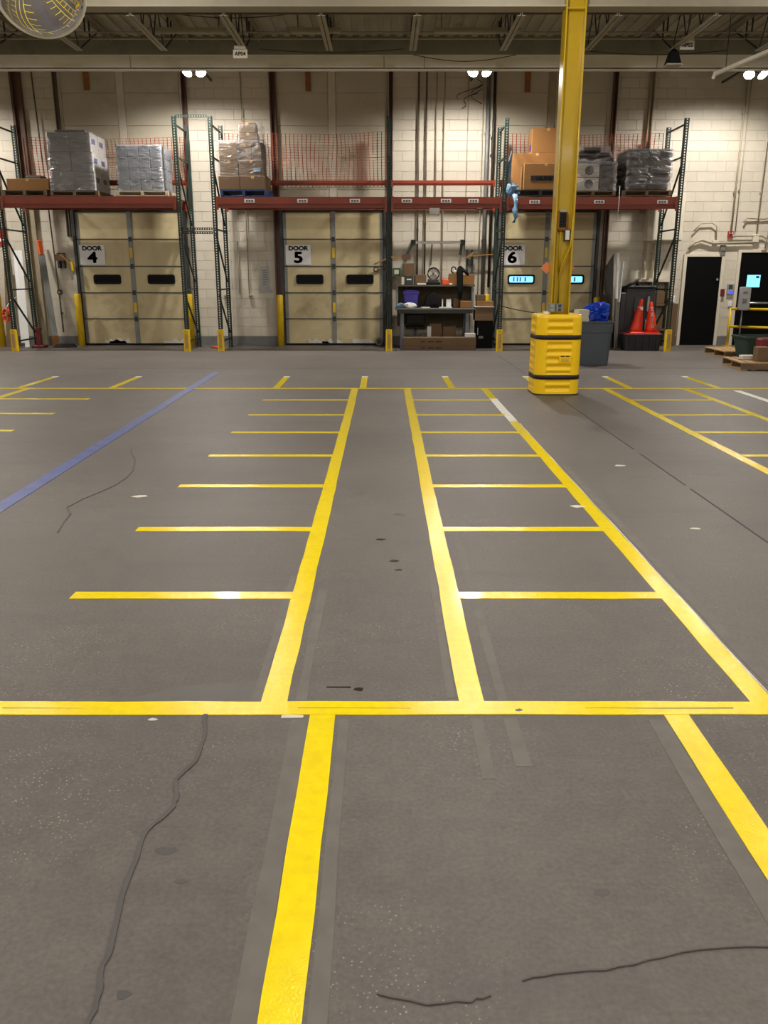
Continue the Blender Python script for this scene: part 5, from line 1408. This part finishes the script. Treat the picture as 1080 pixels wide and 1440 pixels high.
# storage rack bits between machine and F frame
t = thing('shelf_unit', 'small cluttered wall shelf behind the last rack frame', 'shelf', (6.2, 19.4, 0))
bx('board', 'cream_box', t, 5.75, 6.45, 19.44, 19.74, 1.42, 1.48); bx('board', 'wood_dark', t, 6.05, 6.45, 19.44, 19.74, 0.9, 0.94); bx('side', 'tan_post', t, 6.42, 6.45, 19.44, 19.74, 0.0, 1.42); bx('side', 'tan_post', t, 6.05, 6.08, 19.44, 19.74, 0.0, 1.42); bx('board', 'wood_dark', t, 6.05, 6.45, 19.44, 19.74, 0.35, 0.39)
item('brown_carton', 'brown carton on the cluttered shelf behind the last frame', 'box', 'card_dark', 6.12, 6.36, 19.46, 19.7, 0.941, 1.2)
item('brown_carton', 'low brown carton on the bottom board behind the last frame', 'box', 'card_dark', 6.12, 6.36, 19.46, 19.7, 0.391, 0.7)
item('white_jug', 'white jug standing beside the last rack frame', 'jug', 'white', 6.52, 6.62, 19.5, 19.6, 0.95, 1.12, bevel=0.02)
item('dark_carton', 'brown carton standing under the white jug at the wall', 'box', 'card_dark', 6.48, 6.68, 19.45, 19.72, 0.0, 0.949)
# black tote with red rim and two cones
t = thing('black_tote', 'black storage tote with a red lid rim under the traffic cones', 'tote', (5.62, 18.3, 0))
bm = B(); loft(bm, [[(5.55 + p[0], 18.35 + p[1], z_) for p in rrect(h, h * 0.6, 0.05)] for h, z_ in ((0.36, 0.0), (0.365, 0.02), (0.40, 0.33))], False); obj('body', bm, 'tote_black', t)
for k in range(5):
    bx('rib', 'tote_black', t, 5.26 + k * 0.14, 5.29 + k * 0.14, 18.105, 18.14, 0.05, 0.3)
bm = B(); loft(bm, [[(5.55 + p[0], 18.35 + p[1], z_) for p in rrect(h - 0.01, h * 0.62, 0.05)] for h, z_ in ((0.41, 0.331), (0.42, 0.34), (0.42, 0.355), (0.40, 0.365))], False); obj('lid', bm, 'dark_red', t)


def cone(x, y, z, h, label, lean, prints):
    t = thing('traffic_cone', label, 'cone', (x, y, z))
    bx('base', 'cone', t, x - 0.155, x + 0.155, y - 0.155, y + 0.155, z, z + 0.025, bevel=0.01)
    bm = B(); n = 24
    rings = []
    for k in range(9):
        v = k / 8; rr = 0.135 * (1 - v) + 0.03 * v
        rings.append([(x + lean * v + rr * math.cos(2 * math.pi * i / n), y + rr * math.sin(2 * math.pi * i / n), z + 0.025 + h * v) for i in range(n)])
    rings.append([(x + lean + 0.02 * math.cos(2 * math.pi * i / n), y + 0.02 * math.sin(2 * math.pi * i / n), z + 0.03 + h) for i in range(n)])
    loft(bm, rings, True); c_ = obj('body', bm, 'cone', t)
    return t, c_


CZ = 0.366
t, c_ = cone(5.43, 18.33, CZ, 0.68, 'orange traffic cone leaning slightly, first of the pair on the black tote', 0.07, 1)
bm = B(); loft(bm, [[(5.485 + rr * math.cos(2 * math.pi * i / 24), 18.33 + rr * math.sin(2 * math.pi * i / 24), z_) for i in range(24)] for rr, z_ in ((0.064, CZ + 0.48), (0.056, CZ + 0.55))], True, False, False); obj('band', bm, 'white', c_)
t, c_ = cone(5.76, 18.33, CZ, 0.62, 'orange traffic cone with white lettering down its side', -0.05, 2)
for k, ch in enumerate('TEID'):
    zz = CZ + 0.50 - k * 0.115; v = (zz - CZ) / 0.65; rr = 0.135 * (1 - v) + 0.03 * v
    text('lettering', ch, 'white', c_, (5.76 - 0.05 * v, 18.33 - rr - 0.006, zz), 0.10, rot=(76, 0, 0), bold=0.005)
# pallets, green tote at the right
pal = thing('pallet', 'wooden pallet with odds and ends on it, nearest of the two on the floor', 'pallet', (6.66, 14.76, 0))
for i in range(8):
    bx('top_board', 'wood', pal, 6.12 + i * 0.139, 6.12 + i * 0.139 + 0.105, 14.2, 15.32, 0.115, 0.135)
for yy in (14.2, 14.74, 15.28):
    bx('stringer', 'wood_dark', pal, 6.12, 7.2, yy, yy + 0.04, 0.02, 0.115)
for i in (0, 3.5, 7):
    bx('bottom_board', 'wood', pal, 6.12 + i * 0.139, 6.12 + i * 0.139 + 0.105, 14.2, 15.32, 0.0, 0.02)
pal.rotation_euler = (0, 0, R(-6))
p2 = dup(pal, (7.20, 17.0, 0), R(-1), 'wooden pallet on the floor half hidden behind the dark green tub')
t = thing('green_tub', 'large dark green plastic tub standing before the rear pallet', 'tub', (7.29, 15.95, 0))
bm = B(); loft(bm, [[(7.29 + p[0], 15.95 + p[1], z_ * 0.86) for p in rrect(h, h * 0.62, 0.1)] for h, z_ in ((0.50, 0.0), (0.515, 0.03), (0.60, 0.50), (0.63, 0.50), (0.635, 0.545), (0.60, 0.545), (0.54, 0.25), (0.48, 0.06))], False); obj('body', bm, 'tote_green', t)
for k in range(5):
    bm = B(); bar(bm, (6.87 + k * 0.085, 15.95 - 0.325, 0.03), (6.80 + k * 0.095, 15.95 - 0.375, 0.41), 0.025, 0.02); obj('rib', bm, 'tote_green', t)
bx('label', 'sign_white', t, 7.32, 7.43, 15.572, 15.580, 0.30, 0.35, rot=Matrix.Rotation(R(-20), 3, 'Y'))
PT = 0.136
item('brown_carton', 'brown carton standing on the nearest floor pallet', 'box', 'card_dark', 6.41, 6.62, 14.46, 14.66, PT, PT + 0.24)
item('white_box', 'low white box lying on the nearest floor pallet', 'box', 'card_white', 6.27, 6.50, 14.74, 14.90, PT, PT + 0.075)
item('white_bucket', 'white box at the right edge of the nearest floor pallet', 'box', 'card_white', 6.64, 6.85, 14.4, 14.6, PT, PT + 0.12)
item('red_container', 'dark red container behind the brown carton on the pallet', 'container', 'dark_red', 6.62, 6.9, 14.85, 15.1, PT, PT + 0.36, bevel=0.03)

# railing before the exit door
t = thing('guard_rail', 'yellow pipe guard rail in front of the exit door', 'railing', (7.9, 19.2, 0))
A_, B_ = Vector((7.80, 19.25, 0)), Vector((9.3, 18.2, 0))
for z_ in (0.84, 0.45):
    bm = B(); tube(bm, [A_ + Vector((0, 0, z_)), B_ + Vector((0, 0, z_))], 0.028, 8); obj('rail', bm, 'safety_yellow', t)
for p_ in (A_, B_):
    bm = B(); tube(bm, [p_, p_ + Vector((0, 0, 0.86))], 0.03, 8); obj('post', bm, 'safety_yellow', t)
bx('foot', 'safety_yellow', t, 7.72, 7.88, 19.17, 19.33, 0, 0.02)
t = thing('sign_stand', 'grey rounded information stand in front of the exit door', 'stand', (8.0, 19.0, 0))
bm = B(); loft(bm, [[(7.93 + p[0] * s_, 18.9 + dy, 1.07 + p[1] * s_) for p in rrect(0.125, 0.25, 0.05)] for s_, dy in ((0.94, -0.03), (1.0, -0.02), (1.0, 0.02), (0.94, 0.03))], False); bd = obj('board', bm, 'grey_plastic', t)
for k in range(3):
    bm = B(); tube(bm, [(7.93 + 0.05 * math.cos(a), 18.865, 1.18 - k * 0.1 + 0.035 * math.sin(a)) for a in [math.pi * (0.1 + 0.8 * q / 8) + (math.pi if k == 1 else 0) for q in range(9)]], 0.006, 5); obj('print', bm, 'galv_dark', bd)
bm = B(); tube(bm, [(7.92, 18.92, 0.0), (7.92, 18.92, 0.9)], 0.018, 8); obj('pole', bm, 'galv', t)
bm = B(); lathe(bm, (7.92, 18.92, 0), [(0.15, 0), (0.15, 0.015), (0.03, 0.03)], 18); obj('base', bm, 'galv_dark', t)
# wall devices by the doors
t = item('fire_alarm', 'red fire alarm box on the wall above the two black doors', 'alarm', 'red', 7.74, 7.86, YW - 0.06, YW - 0.001, 2.38, 2.52); bx('lens', 'sign_white', t, 7.76, 7.84, YW - 0.068, YW - 0.06, 2.46, 2.49)
t = item('switch_box', 'small grey switch box beside the top of the plain black door', 'switch', 'panel_grey', 7.60, 7.72, YW - 0.06, YW - 0.001, 1.98, 2.22); bx('seam', 'galv_dark', t, 7.61, 7.71, YW - 0.064, YW - 0.06, 2.08, 2.10)
item('pull_box', 'brownish red call point on the wall between the two black doors', 'call point', 'dark_red', 7.70, 7.80, YW - 0.06, YW - 0.001, 1.10, 1.26)
t = item('card_reader', 'grey card reader with a lit blue display between the doors', 'card reader', 'grey_plastic', 7.86, 8.0, YW - 0.05, YW - 0.001, 1.14, 1.38); bx('display', 'screen_blue', t, 7.89, 7.99, YW - 0.054, YW - 0.05, 1.15, 1.22); bx('keypad', 'galv_dark', t, 7.88, 7.97, YW - 0.054, YW - 0.05, 1.26, 1.35)
item('white_switch', 'white square switch plate low between the two doors', 'switch', 'white', 7.92, 8.01, YW - 0.03, YW - 0.001, 0.87, 0.98)
item('junction_box', 'cream junction box where the conduits meet over the exit door', 'junction box', 'cream_box', 8.30, 8.43, YW - 0.09, YW - 0.001, 2.28, 2.45)
item('junction_box', 'second cream junction box over the exit door, under the slanting conduit', 'junction box', 'cream_box', 8.52, 8.62, YW - 0.09, YW - 0.001, 2.1, 2.2)
item('junction_box', 'cream junction box at the foot of the bent conduit arch', 'junction box', 'cream_box', 7.41, 7.52, YW - 0.09, YW - 0.001, 2.22, 2.32)
